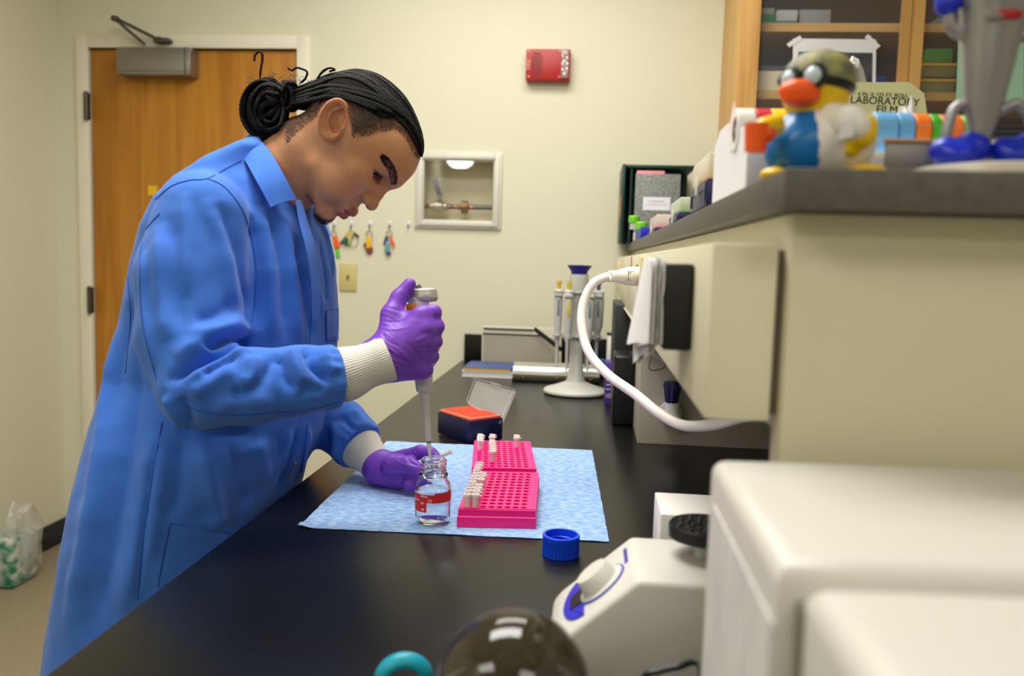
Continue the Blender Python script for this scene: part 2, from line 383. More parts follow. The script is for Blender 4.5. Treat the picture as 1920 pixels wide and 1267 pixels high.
# black holder with papers clipped on raceway
t = thing('black_wall_timer', 'black rounded box stuck on the raceway with crumpled papers on its left', 'timer', (.08, .79, 1.21))
q0 = atX(1303, 497, RX-.0005); q1 = atX(1303, 668, RX-.0005); qy = q0[1]
B().box((.0665, qy, q1[2]+.001), (RX-.0005, qy+.10, q0[2]+.001), .003, 3).build('case', Mdark, t)
Mpaper = mat('white_paper', (236, 234, 236), rough=.8)
Mgprint = mat('grey_print', (150, 150, 152), rough=.8, noisec=.6, nscale=60, rgb2=(225, 225, 225))
t = thing('crumpled_papers', 'wad of crumpled white and grey papers hanging left of the black box on the raceway', 'papers', (.055, .82, 1.22))
for i, (dx, m_) in enumerate([(0, Mpaper), (.004, Mgprint), (.0075, Mpaper), (.011, Mpaper)]):
    pg = B(); rows = []
    for a in range(9):
        u = a/8; rr = []
        for b_ in range(9):
            v = b_/8; n = noise.noise(Vector((u*3, v*3, i*5.1)))
            X = .0655-dx*1.05-.014*u*(1-v)-.006*abs(n)*(.3+u)*(3-i)*.5; yy = qy+.002+.09*u+.01*i*u; zz = q1[2]+.006+.078*v-.03*u*(1-v)*(1 if i < 2 else .4)+.004*n
            rr.append((X, yy, zz))
        rows.append(rr)
    pg.loft(rows, cap=False, closed=False); solid(pg, .0012)
    pg.build('sheet', m_, t)
# wire loop bracket
q = atY(1207, 655, 1.9)
t = thing('wire_hook', 'small metal wire loop hanging from a bracket under the raceway', 'hook', (q[0], 1.88, q[2]-.03))
B().prism([(q[0]-.003, 1.899, q[2]+.012), (q[0]-.003, 1.899, q[2]-.002), (q[0]+.05, 1.899, q[2]-.03), (q[0]+.05, 1.899, q[2]+.012)], (0, -.008, 0)).build('bracket', Mcream, t)
wp = [px_(1223, 652, 1.86), px_(1219, 672, 1.86), px_(1217, 690, 1.86), px_(1228, 694, 1.86), px_(1247, 686, 1.86), px_(1240, 668, 1.86), px_(1228, 660, 1.875)]
B().tube(crv(wp, 8), .0016, 6).tube([px_(1215, 650, 1.885), px_(1213, 640, 1.885)], .003, 8).build('wire_loop', Msteel, t)
# fixture: white cup with navy brush-like knob
fz = atY(1258, 790, 1.87); FB = float(fz[2])
Mnavy = mat('navy_plastic', (22, 26, 84), rough=.35)
t = thing('gas_valve', 'white fitting with a fluted navy knob mounted on the grey panel', 'valve', (fz[0], 1.872, FB))
B().lathe([(.020, 0), (.024, .006), (.021, .014), (.017, .022), (.0175, .042), (.001, .043)], (fz[0], 1.872, FB)).build('cup', Mwhitep, t)
B().cyl((fz[0], 1.9045, FB+.014), (fz[0], 1.885, FB+.014), .026).build('wall_flange', Mwhitep, t)
kb = atY(1259, 752, 1.872)
B().lathe([(.012, -.02), (.0135, 0), (.016, .02), (.019, .038), (.016, .044), (.002, .045)], (fz[0], 1.872, kb[2]), seg=48, rib=lambda a, h: .1*math.cos(8*a)).build('fluted_knob', Mnavy, t)
B().tube([(fz[0]-.014, 1.868, FB+.040), (fz[0]-.034, 1.865, FB+.022), (fz[0]-.018, 1.865, FB+.006)], .002).build('side_lever', Mwhitep, t)
# black boxes left of the pedestal
bx = atZ(1150, 797, BZ); Yb = 2.10
z1 = atY(1170, 667, Yb)[2]; xl = atY(1149, 740, Yb)[0]
t = B().box((xl, Yb, BZ), (.117, Yb+.16, z1), .008, 3).build('black_file_box', Mdark)
tag(t, 'black rounded plastic box standing against the grey pedestal panel', 'box')
t = thing('black_monitor', 'tall dark screen standing behind the black box under the raceway', 'monitor', (.09, 2.32, BZ))
xl = atY(1153, 600, 2.3)[0]; zt = atY(1153, 570, 2.3)[2]
B().box((xl, 2.28, BZ+.06), (.115, 2.60, zt), .004).build('screen_housing', mat('charcoal_plastic', (38, 38, 38), .45), t)
B().box((xl, 2.30, BZ), (.11, 2.42, BZ+.06), .004).build('base', Mdark, t)
bc = atY(1188, 660, 2.2)
t = B().lathe([(.013, 0), (.014, .01), (.013, .06), (.011, .068)], (.098, 2.22, BZ)).build('blue_capped_vial', mat('royal_blue', (20, 60, 200), .35))
t.location[2] = BZ; tag(t, 'blue cap poking up between the black box and grey panel', 'vial')
# purple box
q = atZ(1135, 737, BZ); 
Mpurp = mat('purple_card', (84, 50, 140), .5)
t = thing('purple_carton', 'small purple carton with white lettering beside the pipette stand', 'carton', (.06, 2.47, BZ))
pl_ = atY(1135, 700, 2.42)[0]; zt = atY(1140, 680, 2.42)[2]
B().box((pl_, 2.42, BZ), (pl_+.055, 2.50, zt), .001).build('carton_body', Mpurp, t)
tb = B(); tb.text('10X', .017, frameM((pl_+.016, 2.4195, BZ+.024), (1, 0, 0), (0, 0, 1)), .0001)
tb.box((pl_+.002, 2.4193, BZ+.043), (pl_+.03, 2.4198, BZ+.045)).box((pl_+.004, 2.4193, BZ+.056), (pl_+.028, 2.4198, BZ+.0585)).box((pl_+.004, 2.4193, BZ+.068), (pl_+.02, 2.4198, BZ+.071))
tb.build('lettering', Mpaper, t)
# ================================================================== WALL ITEMS
WY = Y1
Mred = mat('alarm_red', (168, 28, 24), .4)
Mglassc = mat('clear_plastic', (240, 240, 236), rough=.08, trans=.85, ior=1.45)
a = atY(987, 92, WY-.04); b = atY(1068, 151, WY-.04)
t = thing('fire_alarm', 'red fire alarm horn with clear strobe high on the cream wall', 'fire alarm', ((a[0]+b[0])/2, WY, b[2]))
B().box((a[0], WY-.045, b[2]), (b[0], WY-.0002, a[2]), .004).build('housing', Mred, t)
gr = B()
for i in range(9):
    z = a[2]-.018-i*.0105; hw = .021 if 0 < i < 8 else .014
    gr.box((a[0]+.042-hw, WY-.0462, z-.0022), (a[0]+.042+hw, WY-.0448, z+.0022))
gr.build('horn_slots', mat('dark_red', (92, 10, 10), .5), t)
tb = B(); tb.text('FIRE', .022, frameM((a[0]+.011, WY-.0455, (a[2]+b[2])/2), (0, 0, 1), (-1, 0, 0)), .0002); tb.build('lettering', mat('alarm_print', (222, 160, 150), .5), t)
sb = B().box((b[0]-.034, WY-.058, b[2]+.008), (b[0]-.006, WY-.0452, a[2]-.004), .004)
sb.build('strobe_lens', Mglassc, t)
rb = B()
for (u, v) in ((.2, .75), (.75, .7), (.2, .5), (.8, .5), (.25, .3), (.78, .32), (.5, .15)): rb.sph((b[0]-.034+.028*u, WY-.0455, b[2]+.008+v*(a[2]-b[2]-.012)), (.004, .0012, .006), 10)
rb.build('reflector', mat('chrome', (245, 245, 245), .1, 1), t)
for (x, z) in ((a[0]+.011, a[2]-.008), (a[0]+.011, b[2]+.013), (b[0]-.04, a[2]-.008), (b[0]-.04, b[2]+.013)): B().cyl((x, WY-.0462, z), (x, WY-.045, z), .003, seg=10).build('screw', Msteel, t)
# recessed valve box
Mpane = bpy.data.materials.new('thin_glass'); Mpane.use_nodes = True; nt = Mpane.node_tree; nt.nodes.clear()
o_n = nt.nodes.new('ShaderNodeOutputMaterial'); mx_ = nt.nodes.new('ShaderNodeMixShader'); tr_ = nt.nodes.new('ShaderNodeBsdfTransparent'); gl_ = nt.nodes.new('ShaderNodeBsdfGlossy')
gl_.inputs['Roughness'].default_value = .01; mx_.inputs[0].default_value = .055; nt.links.new(tr_.outputs[0], mx_.inputs[1]); nt.links.new(gl_.outputs[0], mx_.inputs[2]); nt.links.new(mx_.outputs[0], o_n.inputs[0])
Mframe = mat('grey_white_paint', (214, 212, 198), rough=.35)
t = thing('valve_box', 'recessed square valve box with a pale frame and glass front in the wall', 'valve box', ((GX0+GX1)/2, WY, GZ0))
fb = B(); o1 = atY(781, 284, WY); o2 = atY(939, 431, WY); fw = .034
fx0, fx1, fz0, fz1 = o1[0], o2[0], o2[2], o1[2]
for lo, hi in (((fx0, fz0), (fx0+fw, fz1)), ((fx1-fw, fz0), (fx1, fz1)), ((fx0+fw, fz0), (fx1-fw, fz0+fw)), ((fx0+fw, fz1-fw), (fx1-fw, fz1))):
    fb.box((lo[0], WY-.012, lo[1]), (hi[0], WY-.0002, hi[1]), .003)
fb.build('frame', Mframe, t)
fb = B(); e = .010
for lo, hi in (((fx0+e, fz0+e), (fx0+fw-.006, fz1-e)), ((fx1-fw+.006, fz0+e), (fx1-e, fz1-e)), ((fx0+fw-.006, fz0+e), (fx1-fw+.006, fz0+fw-.006)), ((fx0+fw-.006, fz1-fw+.006), (fx1-fw+.006, fz1-e))):
    fb.box((lo[0], WY-.020, lo[1]), (hi[0], WY-.0121, hi[1]), .003)
fb.build('lid_frame', Mframe, t)
rb = B(); dd = .11
rb.box((GX0+.001, WY+dd, GZ0+.001), (GX1-.001, WY+dd+.004, GZ1-.001)).box((GX0+.0005, WY+.001, GZ0+.001), (GX0+.003, WY+dd, GZ1-.001)).box((GX1-.003, WY+.001, GZ0+.001), (GX1-.0005, WY+dd, GZ1-.001))
rb.box((GX0+.003, WY+.001, GZ0+.0005), (GX1-.003, WY+dd, GZ0+.003)).box((GX0+.003, WY+.001, GZ1-.003), (GX1-.003, WY+dd, GZ1-.0005))
rb.build('inner_box', mat('inner_cream', (206, 198, 168), .6), t)
B().box((GX0+.004, WY-.006, GZ0+.004), (GX1-.004, WY-.003, GZ1-.004)).build('glass_pane', Mpane, t)
pz = atY(860, 388, WY+.06)[2]; py_ = WY+.06
Mbrass = mat('old_brass', (120, 88, 56), .45, .7); Mcop = mat('copper_joint', (176, 120, 76), .35, .8)
B().cyl((GX0+.004, py_, pz), (GX1-.004, py_, pz), .0100).build('pipe', mat('grey_pipe', (84, 88, 92), .35, .7), t)
vx = atY(823, 388, py_)[0]
vb = B().lathe([(.012, -.038), (.018, -.033), (.018, -.020), (.024, -.016), (.024, .016), (.018, .020), (.018, .033), (.012, .038)], (vx, py_, pz), (1, 0, 0), 24).cyl((vx, py_, pz), (vx, py_-.005, pz+.03), .007).build('ball_valve', mat('valve_nickel', (176, 166, 150), .35, .7), t)
k1 = atY(827, 374, py_-.03); k2 = atY(814, 336, py_-.03)
hb = B(); dk = (k2-k1)/np.linalg.norm(k2-k1); sd = np.array([dk[2], 0, -dk[0]])
hb.prism([k1+dk*.010-sd*.009, k2-sd*.012, k2+sd*.012, k1+dk*.010+sd*.009], (0, .008, 0), .002).build('lever_grip', mat('lever_blue', (36, 42, 76), .5), vb)
B().tube([(vx, py_-.01, pz+.022), k1, k1+dk*.02], .006).build('lever', Msteel, vb)
ux = atY(871, 388, py_)[0]
B().lathe([(.009, -.022), (.012, -.02), (.012, -.012), (.026, -.012), (.026, .012), (.014, .014), (.012, .02), (.009, .022)], (ux, py_, pz), (1, 0, 0), 8).build('pipe_union', Mbrass, t)
for px in (806, 840, 855, 884): B().lathe([(.0105, -.006), (.0105, .006)], (atY(px, 388, py_)[0], py_, pz), (1, 0, 0), 16).build('copper_joint', Mcop, t)
# wall plate
a = atY(637, 493, WY); b = atY(669, 546, WY)
Mplate = mat('ivory_plate', (204, 192, 128), .4)
t = thing('wall_plate', 'yellowish ivory plate with a small jack on the wall below the keys', 'wall plate', ((a[0]+b[0])/2, WY, b[2]))
B().box((a[0], WY-.007, b[2]), (b[0], WY-.0002, a[2]), .003).build('plate', Mplate, t)
xc = (a[0]+b[0])/2; zc = (a[2]+b[2])/2
B().box((xc-.006, WY-.0095, zc-.010), (xc+.006, WY-.0068, zc+.010), .001).cyl((xc, WY-.0125, zc+.005), (xc, WY-.009, zc+.005), .003, seg=10).cyl((xc, WY-.0125, zc-.006), (xc, WY-.009, zc-.006), .0025, seg=10).build('jack', mat('jack_brown', (140, 124, 76), .4), t)
# key hooks and key rings
Mhook = mat('hook_plastic', (226, 226, 232), .3); Mwire = mat('ring_steel', (176, 160, 120), .3, .9)
HK = [(627, 'leftmost, half hidden by the blue coat'), (659, 'carrying the green and gold keys'), (694, 'carrying the yellow key tag'), (731, 'carrying the orange and teal tags'), (766, 'empty, rightmost of the row')]
hz = []
for i, (px, ds) in enumerate(HK):
    p = atY(px, 421, WY); t = thing('adhesive_hook', 'small clear adhesive wall hook '+ds, 'hook', (p[0], WY, p[2]-.01), 'adhesive hooks in a row on the wall')
    B().box((p[0]-.008, WY-.004, p[2]-.006), (p[0]+.008, WY-.0002, p[2]+.014), .002).build('pad', Mhook, t)
    B().tube(crv([(p[0], WY-.004, p[2]+.004), (p[0], WY-.007, p[2]-.012), (p[0], WY-.014, p[2]-.016), (p[0], WY-.016, p[2]-.008)], 5), .0018, 6).build('hook_wire', Msteel, t)
    hz.append((p[0], p[2]-.014))
def keyring(i, name, label, R, dz):
    x, z = hz[i]; t = thing(name, label, 'keys', (x, WY-.012, z-dz-R), 'keys hanging on the wall hooks')
    B().tube([(x, WY-.011, z+.002), (x, WY-.011, z-dz+.002)], .002, 6).build('clip', Mwire, t)
    B().tube([(x+R*math.cos(k*PI/12), WY-.010, z-dz-R+R*math.sin(k*PI/12)) for k in range(24)], .0016, 6, closed=True).build('ring', Mwire, t)
    return t, x, z-dz-2*R
def slab(t, nm, m, x, z, w_, h_, tilt, y=-.009, d=.004, rnd=.003):
    M = Matrix.Translation((x, WY+y, z)) @ Matrix.Rotation(math.radians(tilt), 4, 'Y')
    return B().box((-w_/2, -d/2, -h_), (w_/2, d/2, 0), rnd if rnd < d/2 else d*.45, 2, M).build(nm, m, t)
Mor = mat('tag_orange', (240, 96, 24), .45); Mgr = mat('tag_green', (90, 200, 50), .45); Mdg = mat('tag_dark_green', (16, 110, 60), .45)
Myl = mat('tag_yellow', (236, 186, 20), .4); Mmar = mat('tag_maroon', (150, 66, 78), .6, noisec=.3, nscale=120); Mtl = mat('tag_teal', (110, 160, 166), .5); Mvi = mat('tag_violet', (70, 56, 120), .5)
t, x, z = keyring(0, 'key_ring', 'key ring with orange and lime tags hanging beside the blue coat', .012, .012)
slab(t, 'orange_tag', Mor, x+.005, z+.002, .022, .048, -14); slab(t, 'lime_tag', Mgr, x+.014, z-.048, .016, .034, -8, -.006)
t, x, z = keyring(1, 'key_ring', 'key ring with a bright gold key and a dark green tag', .012, .010)
kb = B().cyl((x-.004, WY-.016, z+.006), (x-.004, WY-.012, z+.006), .0155).box((x-.008, WY-.015, z-.036), (x+.002, WY-.013, z+.002), .001).build('gold_key', mat('gold_key', (235, 225, 150), .18, .9), t)
slab(t, 'green_tag', Mdg, x-.012, z+.004, .018, .040, 12, -.010); slab(t, 'dark_fob', mat('fob_grey', (96, 84, 92), .5), x-.02, z-.004, .012, .034, 40, -.007)
slab(t, 'brass_fob', Mbrass, x+.012, z+.016, .010, .026, -50, -.006)
B().tube([(x+.012+.018*math.cos(k*PI/10), WY-.006, z-.018+.024*math.sin(k*PI/10)) for k in range(20)], .0012, 6, closed=True).build('second_ring', Mwire, t)
t, x, z = keyring(2, 'key_ring', 'key ring with a yellow tag over a maroon braided tab', .013, .012)
slab(t, 'yellow_tag', Myl, x, z+.002, .021, .044, 3, -.014); B().sph((x+.001, WY-.010, z-.048), (.015, .004, .017), 16).sph((x-.016, WY-.010, z-.030), (.008, .003, .010), 12).build('maroon_tab', Mmar, t)
t, x, z = keyring(3, 'key_ring', 'key ring with an orange tag and a teal and violet strap', .012, .010)
slab(t, 'orange_tag', Mor, x+.006, z+.002, .010, .045, -20, -.012); slab(t, 'teal_strap', Mtl, x-.004, z-.020, .019, .044, 6, -.010); slab(t, 'violet_band', Mvi, x-.010, z+.0, .014, .034, 14, -.006); slab(t, 'violet_end', Mvi, x+.0005, z-.060, .018, .014, 6, -.012)

# ================================================================== UPPER CABINET
CY = 2.93
Mmaple = wood('maple_face', (226, 182, 112), (204, 150, 82), 2.4, (8, 8, .7)); Mmaple2 = wood('maple_side', (206, 166, 98), (194, 150, 84), 1.6, (6, 6, .6))
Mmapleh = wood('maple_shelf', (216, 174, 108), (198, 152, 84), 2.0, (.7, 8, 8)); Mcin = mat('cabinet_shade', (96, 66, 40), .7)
cx0 = .47; pcs = atY(1385, 100, CY)[0]; st = atY(1419, 100, CY)[0]; cb = atY(1900, 272, CY)[2]; ct = 2.55
m1 = atY(1690, 60, CY)[0]; m2 = atY(1732, 60, CY)[0]; cx1 = 1.62
cx0 = pcs-.0
t = thing('wall_cabinet', 'maple wall cabinet with glass doors above the shelf on the right', 'cabinet', ((cx0+cx1)/2, 3.1, cb))
B().box((cx0, CY+.021, cb), (cx0+.02, Y1-.001, ct)).build('side_panel', Mmaple2, t)
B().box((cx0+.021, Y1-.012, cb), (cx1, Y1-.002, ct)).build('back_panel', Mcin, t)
B().box((cx0+.021, CY+.022, cb), (cx1, Y1-.013, cb+.02)).box((cx0+.021, CY+.022, ct-.02), (cx1, Y1-.013, ct)).build('carcass', Mmapleh, t)
B().box((cx0, CY, cb), (st-.001, CY+.02, ct)).box((m1+.02, CY+.003, cb+.03), (m2-.02, CY+.02, ct-.03)).box((st-.001, CY, cb), (cx1, CY+.02, cb+.022)).box((cx1-.05, CY, cb+.023), (cx1, CY+.02, ct)).build('face_frame', Mmaple, t)
sh = []
for i, (p1, p2) in enumerate(((44, 60), (171, 186))):
    za = atY(1560, p2, CY+.06)[2]; zb = atY(1560, p1, CY+.06)[2]
    B().box((cx0+.022, CY+.055, zb-.028), (cx1-.01, Y1-.014, zb)).build('shelf_board', Mmapleh, t); sh.append(zb)
for (xa, xb) in ((st, m1+.028), (m2-.028, cx1-.052)):
    fr = B(); w_ = .026
    z0, z1 = cb+.024, ct-.024
    if xa == st:
        fr.box((m1, CY-.001, z0), (xb, CY+.018, z1)).box((xa, CY-.001, z1-.03), (m1, CY+.018, z1)).box((xa, CY-.001, z0), (m1, CY+.018, z0+.012)).box((xa, CY-.001, z0+.012), (xa+.006, CY+.018, z1-.03))
        pa_, pb_ = xa+.006, m1
    else:
        fr.box((xa, CY-.001, z0), (m2, CY+.018, z1)).box((m2, CY-.001, z1-.03), (xb, CY+.018, z1)).box((m2, CY-.001, z0), (xb, CY+.018, z0+.012)).box((xb-.03, CY-.001, z0+.012), (xb, CY+.018, z1-.03))
        pa_, pb_ = m2, xb-.03
    d_ = fr.build('glass_door', Mmaple, t)
    B().box((pa_, CY+.006, z0+.012), (pb_, CY+.009, z1-.03)).build('pane', mat('cabinet_glass', (235, 245, 240), rough=.02, alpha=.03, spec=.1), d_)
# things in the cabinet
def cbox(x0, x1, z0, h, m_, name, label, cat, Y=3.02, d=.12, lid=None, sub='lid'):
    xa = atY(x0, 60, Y)[0]; xb = atY(x1, 60, Y)[0]
    t = thing(name, label, cat, ((xa+xb)/2, Y+d/2, z0))
    B().box((xa, Y, z0+.0005), (xb, Y+d, z0+h), .003).build('body', m_, t)
    if lid: B().box((xa+.002, Y+.002, z0+h), (xb-.002, Y+d-.002, z0+h+lid[0]), .003).build(sub, lid[1], t)
    return t, xa, xb
zA, zB = sh
cbox(1424, 1452, zA, .038, mat('green_rack', (20, 150, 96), .4), 'tube_box', 'green tube box on the upper cabinet shelf at its left end', 'box', lid=(.022, mat('frosted_lid', (200, 220, 208), .3, alpha=.7)))
cbox(1453, 1495, zA, .016, mat('teal_plastic', (24, 120, 138), .4), 'tip_rack', 'teal box with a pale lid on the upper cabinet shelf', 'box', lid=(.038, mat('pale_lid', (196, 200, 204), .3)))
cbox(1497, 1556, zA, .06, mat('grey_carton', (150, 150, 152), .6), 'grey_carton', 'grey cardboard carton on the upper cabinet shelf', 'carton', Y=3.04)
cbox(1450, 1500, zA, .09, mat('navy_dim', (28, 60, 90), .5), 'navy_carton', 'navy carton standing behind the teal box in the cabinet', 'carton', Y=3.18, d=.1)
cbox(1644, 1668, zB, .06, mat('tip_blue', (20, 70, 170), .4), 'blue_box', 'blue plastic box on the lower cabinet shelf beside the taped picture', 'box')
cbox(1420, 1490, zB, .065, mat('cream_sleeve', (236, 226, 196), .3), 'foam_rack', 'cream foam rack lying on the lower cabinet shelf at its left end', 'rack', Y=3.0, lid=(.002, mat('cream_sleeve', (0, 0, 0))))
cbox(1430, 1490, zB+.068, .02, mat('dim_violet', (84, 76, 90), .5), 'flat_tray', 'dull violet tray lying on the cream foam rack in the cabinet', 'tray', Y=3.01)
cbox(1640, 1674, zB, .028, mat('white_tray', (214, 210, 196), .5), 'white_tray', 'small white tray in front of the blue box in the cabinet', 'tray', Y=2.99, d=.025)
gx0 = atY(1733, 100, 3.0)[0]; gx1 = atY(1795, 100, 3.0)[0]
t = thing('yellow_drawer_rack', 'clear racks with yellow bands stacked behind the right cabinet door', 'rack', ((gx0+gx1)/2, 3.06, zB))
for k in range(2):
    B().box((gx0, 3.0, zB+.001+.052*k), (gx1, 3.12, zB+.036+.052*k), .003).build('clear_rack', mat('olive_clear', (150, 140, 80), .3, alpha=.8), t)
    B().box((gx0-.001, 2.998, zB+.037+.052*k), (gx1+.001, 3.12, zB+.046+.052*k), .001).build('yellow_band', mat('yellow_band', (226, 180, 30), .4), t)
cbox(1738, 1790, zB+.106, .045, mat('lime_dim', (90, 150, 50), .4), 'lime_tube_box', 'lime green box on top of the yellow banded racks', 'box', Y=3.02)
cbox(1755, 1900, zA, .03, mat('dim_grey', (130, 134, 140), .5), 'shallow_tray', 'grey shallow tray on the upper cabinet shelf behind the right door', 'tray', Y=3.03)
# papers taped on the glass doors
def quad(c, Y, d=.0006): return [tuple(atY(x, y, Y)) for x, y in c]
t = thing('taped_picture', 'white sheet with a dark grey picture taped on the glass door', 'picture', atY(1565, 145, CY-.003))
B().prism(quad([(1487, 72), (1643, 74), (1641, 200), (1486, 200)], CY-.0022), (0, .0006, 0)).build('sheet', Mpaper, t)
B().prism(quad([(1497, 97), (1636, 99), (1635, 195), (1496, 195)], CY-.0028), (0, .0005, 0)).build('print', mat('micrograph', (90, 92, 94), .5, noisec=.7, nscale=9, rgb2=(22, 24, 26)), t)
B().prism(quad([(1475, 82), (1500, 66), (1504, 73), (1480, 89)], CY-.0034), (0, .0005, 0)).prism(quad([(1621, 70), (1628, 64), (1651, 86), (1644, 92)], CY-.0034), (0, .0005, 0)).build('tape', Mpaper, t)
g_ = B().prism(quad([(1797, 74), (1920, 78), (1920, 200), (1792, 196)], CY-.002), (0, .0006, 0)).prism(quad([(1830, 98), (1910, 100), (1910, 101), (1830, 99)], CY-.0024), (0, .0003, 0)).build('green_notice', mat('mint_paper', (176, 222, 190), .7))
tag(g_, 'mint green paper sheet taped on the right cabinet door', 'paper')

# ================================================================== ON THE REAGENT SHELF
SZ = SZ1
def onshelf(name, label, cat, X, Y, **k): return thing(name, label, cat, (X, Y, SZ), **k)
# green rack with notebook
Mdgreen = mat('dark_green_plastic', (10, 56, 44), .4)
ga = atY(1166, 312, 3.1); gx = ga[0]; gz = ga[2]; gx1 = atY(1300, 312, 3.1)[0]
t = onshelf('green_organizer', 'dark green upright organizer box at the far end of the grey shelf', 'organizer', (gx+gx1)/2, 3.15)
B().box((gx, 3.02, SZ), (gx+.012, 3.30, gz), .002).build('side_wall', Mdgreen, t)
B().box((gx+.012, 3.03, gz-.012), (gx1, 3.30, gz), .002).build('top_wall', Mdgreen, t)
B().box((gx+.012, 3.28, SZ), (gx1, 3.299, gz-.012)).build('back_wall', Mdgreen, t)
B().box((gx+.03, 3.03, SZ), (gx+.036, 3.28, gz-.015)).build('divider', Mdgreen, t)
B().box((gx-.0015, 3.05, SZ+.09), (gx-.0002, 3.12, SZ+.17)).build('orange_label', mat('pale_orange', (236, 150, 60), .6), t)
na = atY(1192, 326, 3.0); nb = atY(1276, 326, 3.0)
t = onshelf('composition_notebook', 'speckled grey composition notebook with a white label leaning in the organizer', 'notebook', (na[0]+nb[0])/2, 3.0)
B().box((na[0], 2.985, SZ+.001), (nb[0], 2.997, na[2]), .002).build('cover', mat('marbled_cover', (170, 172, 164), .6, noisec=.5, nscale=420, rgb2=(60, 66, 62)), t)
la = atY(1206, 369, 2.984); lb_ = atY(1256, 395, 2.984)
B().box((la[0], 2.9835, lb_[2]), (lb_[0], 2.9848, la[2])).build('label_patch', Mpaper, t)
B().box((la[0]+.012, 2.9828, lb_[2]+.02), (lb_[0]-.012, 2.9834, lb_[2]+.022)).box((la[0]+.02, 2.9828, lb_[2]+.03), (lb_[0]-.02, 2.9834, lb_[2]+.034)).build('print_lines', Mgprint, t)
g_ = B().box((na[0]+.004, 2.999, SZ+.001), (na[0]+.10, 3.006, na[2]+.012), .001).build('pink_folder', mat('pink_card', (226, 140, 150), .6)); tag(g_, 'pink folder standing behind the speckled notebook', 'folder')
# green capped tubes in blue rack
Mlime = mat('lime_cap', (120, 206, 30), .4); Mrb = mat('royal_plastic', (22, 30, 176), .4)
ba = atY(1178, 455, 2.62); bb = atY(1225, 435, 2.45)
t = onshelf('blue_tube_rack', 'bright blue tube rack lying at the far edge of the grey shelf', 'rack', .2, 2.75)
B().box((.137, 2.45, SZ), (.24, 2.88, SZ+.034), .002).build('rack_body', Mrb, t)
B().box((.1355, 2.78, SZ+.004), (.1368, 2.87, SZ+.03)).build('white_end', Mpaper, t)
for k, (px, py, Y) in enumerate(((1189, 411, 2.7), (1203, 423, 2.5))):
    p = atY(px, py, Y)
    t = thing('conical_tube', ['lime capped conical tube, farther of the two in the blue rack', 'lime capped conical tube, nearer of the two in the blue rack'][k], 'tube', (p[0], Y, SZ+.035), 'lime capped tubes')
    B().cyl((p[0], Y, SZ+.035), (p[0], Y, p[2]-.009), .0135).build('tube_body', mat('frosted', (225, 228, 220), .35, alpha=.6), t)
    B().lathe([(.0165, -.011), (.0175, -.008), (.0175, .008), (.015, .011)], p, seg=32).build('cap', Mlime, t)
def tipbox(x, y, X2, Y2, ztop, lidh, mb, ml, mt_, name, label):
    t = onshelf(name, label, 'tip box', (x+X2)/2, (y+Y2)/2)
    zb = ztop-lidh
    B().box((x, y, SZ+.0005), (X2, Y2, zb), .002).box((x-.0015, y+.006, SZ+.006), (x, y+.014, zb-.004)).box((x-.0015, Y2-.014, SZ+.006), (x, Y2-.006, zb-.004)).box((x-.0015, y+.014, zb-.012), (x, Y2-.014, zb-.004)).build('box_body', mb, t)
    B().box((x+.004, y+.004, zb), (X2-.004, Y2-.004, zb+lidh*.4)).build('tip_tray', mt_, t)
    B().box((x+.001, y+.001, zb+.001), (X2-.001, Y2-.001, ztop), .003).build('lid', ml, t)
    B().box((x-.0035, (y+Y2)/2-.012, zb-.014), (x-.0002, (y+Y2)/2+.012, zb+.008), .001).build('latch', ml, t)
    return t
Mclear = mat('frosted_clear_lid', (236, 234, 222), .25, alpha=.55)
Mpinkt = mat('pink_tips', (226, 90, 100), .4); Mgrnt = mat('green_tips', (130, 210, 90), .4); Myelt = mat('yellow_tips', (236, 190, 60), .4)
tipbox(.138, 1.90, .235, 2.12, atY(1225, 402, 1.92)[2], .030, Mnavy, Mclear, Mpinkt, 'pipette_tip_box', 'low navy tip box with pink tips on the grey shelf')
tipbox(.134, 1.36, .2, 1.52, atY(1262, 372, 1.4)[2], .024, Mnavy, Mclear, Mgrnt, 'pipette_tip_box', 'navy tip box with a pale green lid at the grey shelf edge')
tipbox(.133, 1.03, .175, 1.19, atY(1312, 287, 1.05)[2], .032, Mnavy, Mclear, Myelt, 'pipette_tip_box', 'tall navy tip box with yellow tips beside the white dispenser')
# white tape dispenser with rolls
t = onshelf('tape_dispenser', 'white cardboard tape dispenser holding coloured rolls on the grey shelf', 'tape dispenser', .25, .86)
Mwcard = mat('white_card', (232, 232, 236), .55)
zT = atY(1350, 219, .86)[2]; zF = atY(1384, 262, .775)[2]
B().prism([(.134, .775, SZ), (.134, .985, SZ), (.134, .985, zT-.012), (.134, .95, zT), (.134, .90, zT), (.134, .79, zF+.012), (.134, .775, zF+.004)], (.004, 0, 0)).build('end_wall', Mwcard, t)
B().box((.138, .775, SZ), (.255, .779, zF-.012)).box((.255, .775, SZ), (.44, .779, SZ+.028)).build('front_wall', Mwcard, t)
B().box((.138, .981, SZ), (.44, .985, zT-.02)).build('back_wall', Mwcard, t)
B().box((.138, .779, SZ), (.44, .981, SZ+.003)).build('floor_panel', Mwcard, t)
B().box((.436, .779, SZ+.003), (.44, .981, zT-.03)).build('far_wall', Mwcard, t)
g0 = atX(1356, 248, .1335)
B().prism([(.1336, .86, g0[2]+.02), (.1336, .84, g0[2]), (.1336, .86, g0[2]-.03), (.1336, .88, g0[2])], (-.0006, 0, 0)).build('pink_diamond', mat('faint_pink', (240, 214, 214), .6), t)
zr = atY(1440, 245, .84)[2]
B().cyl((.139, .84, zr), (.435, .84, zr), .0075).build('axle', Mdark, t)
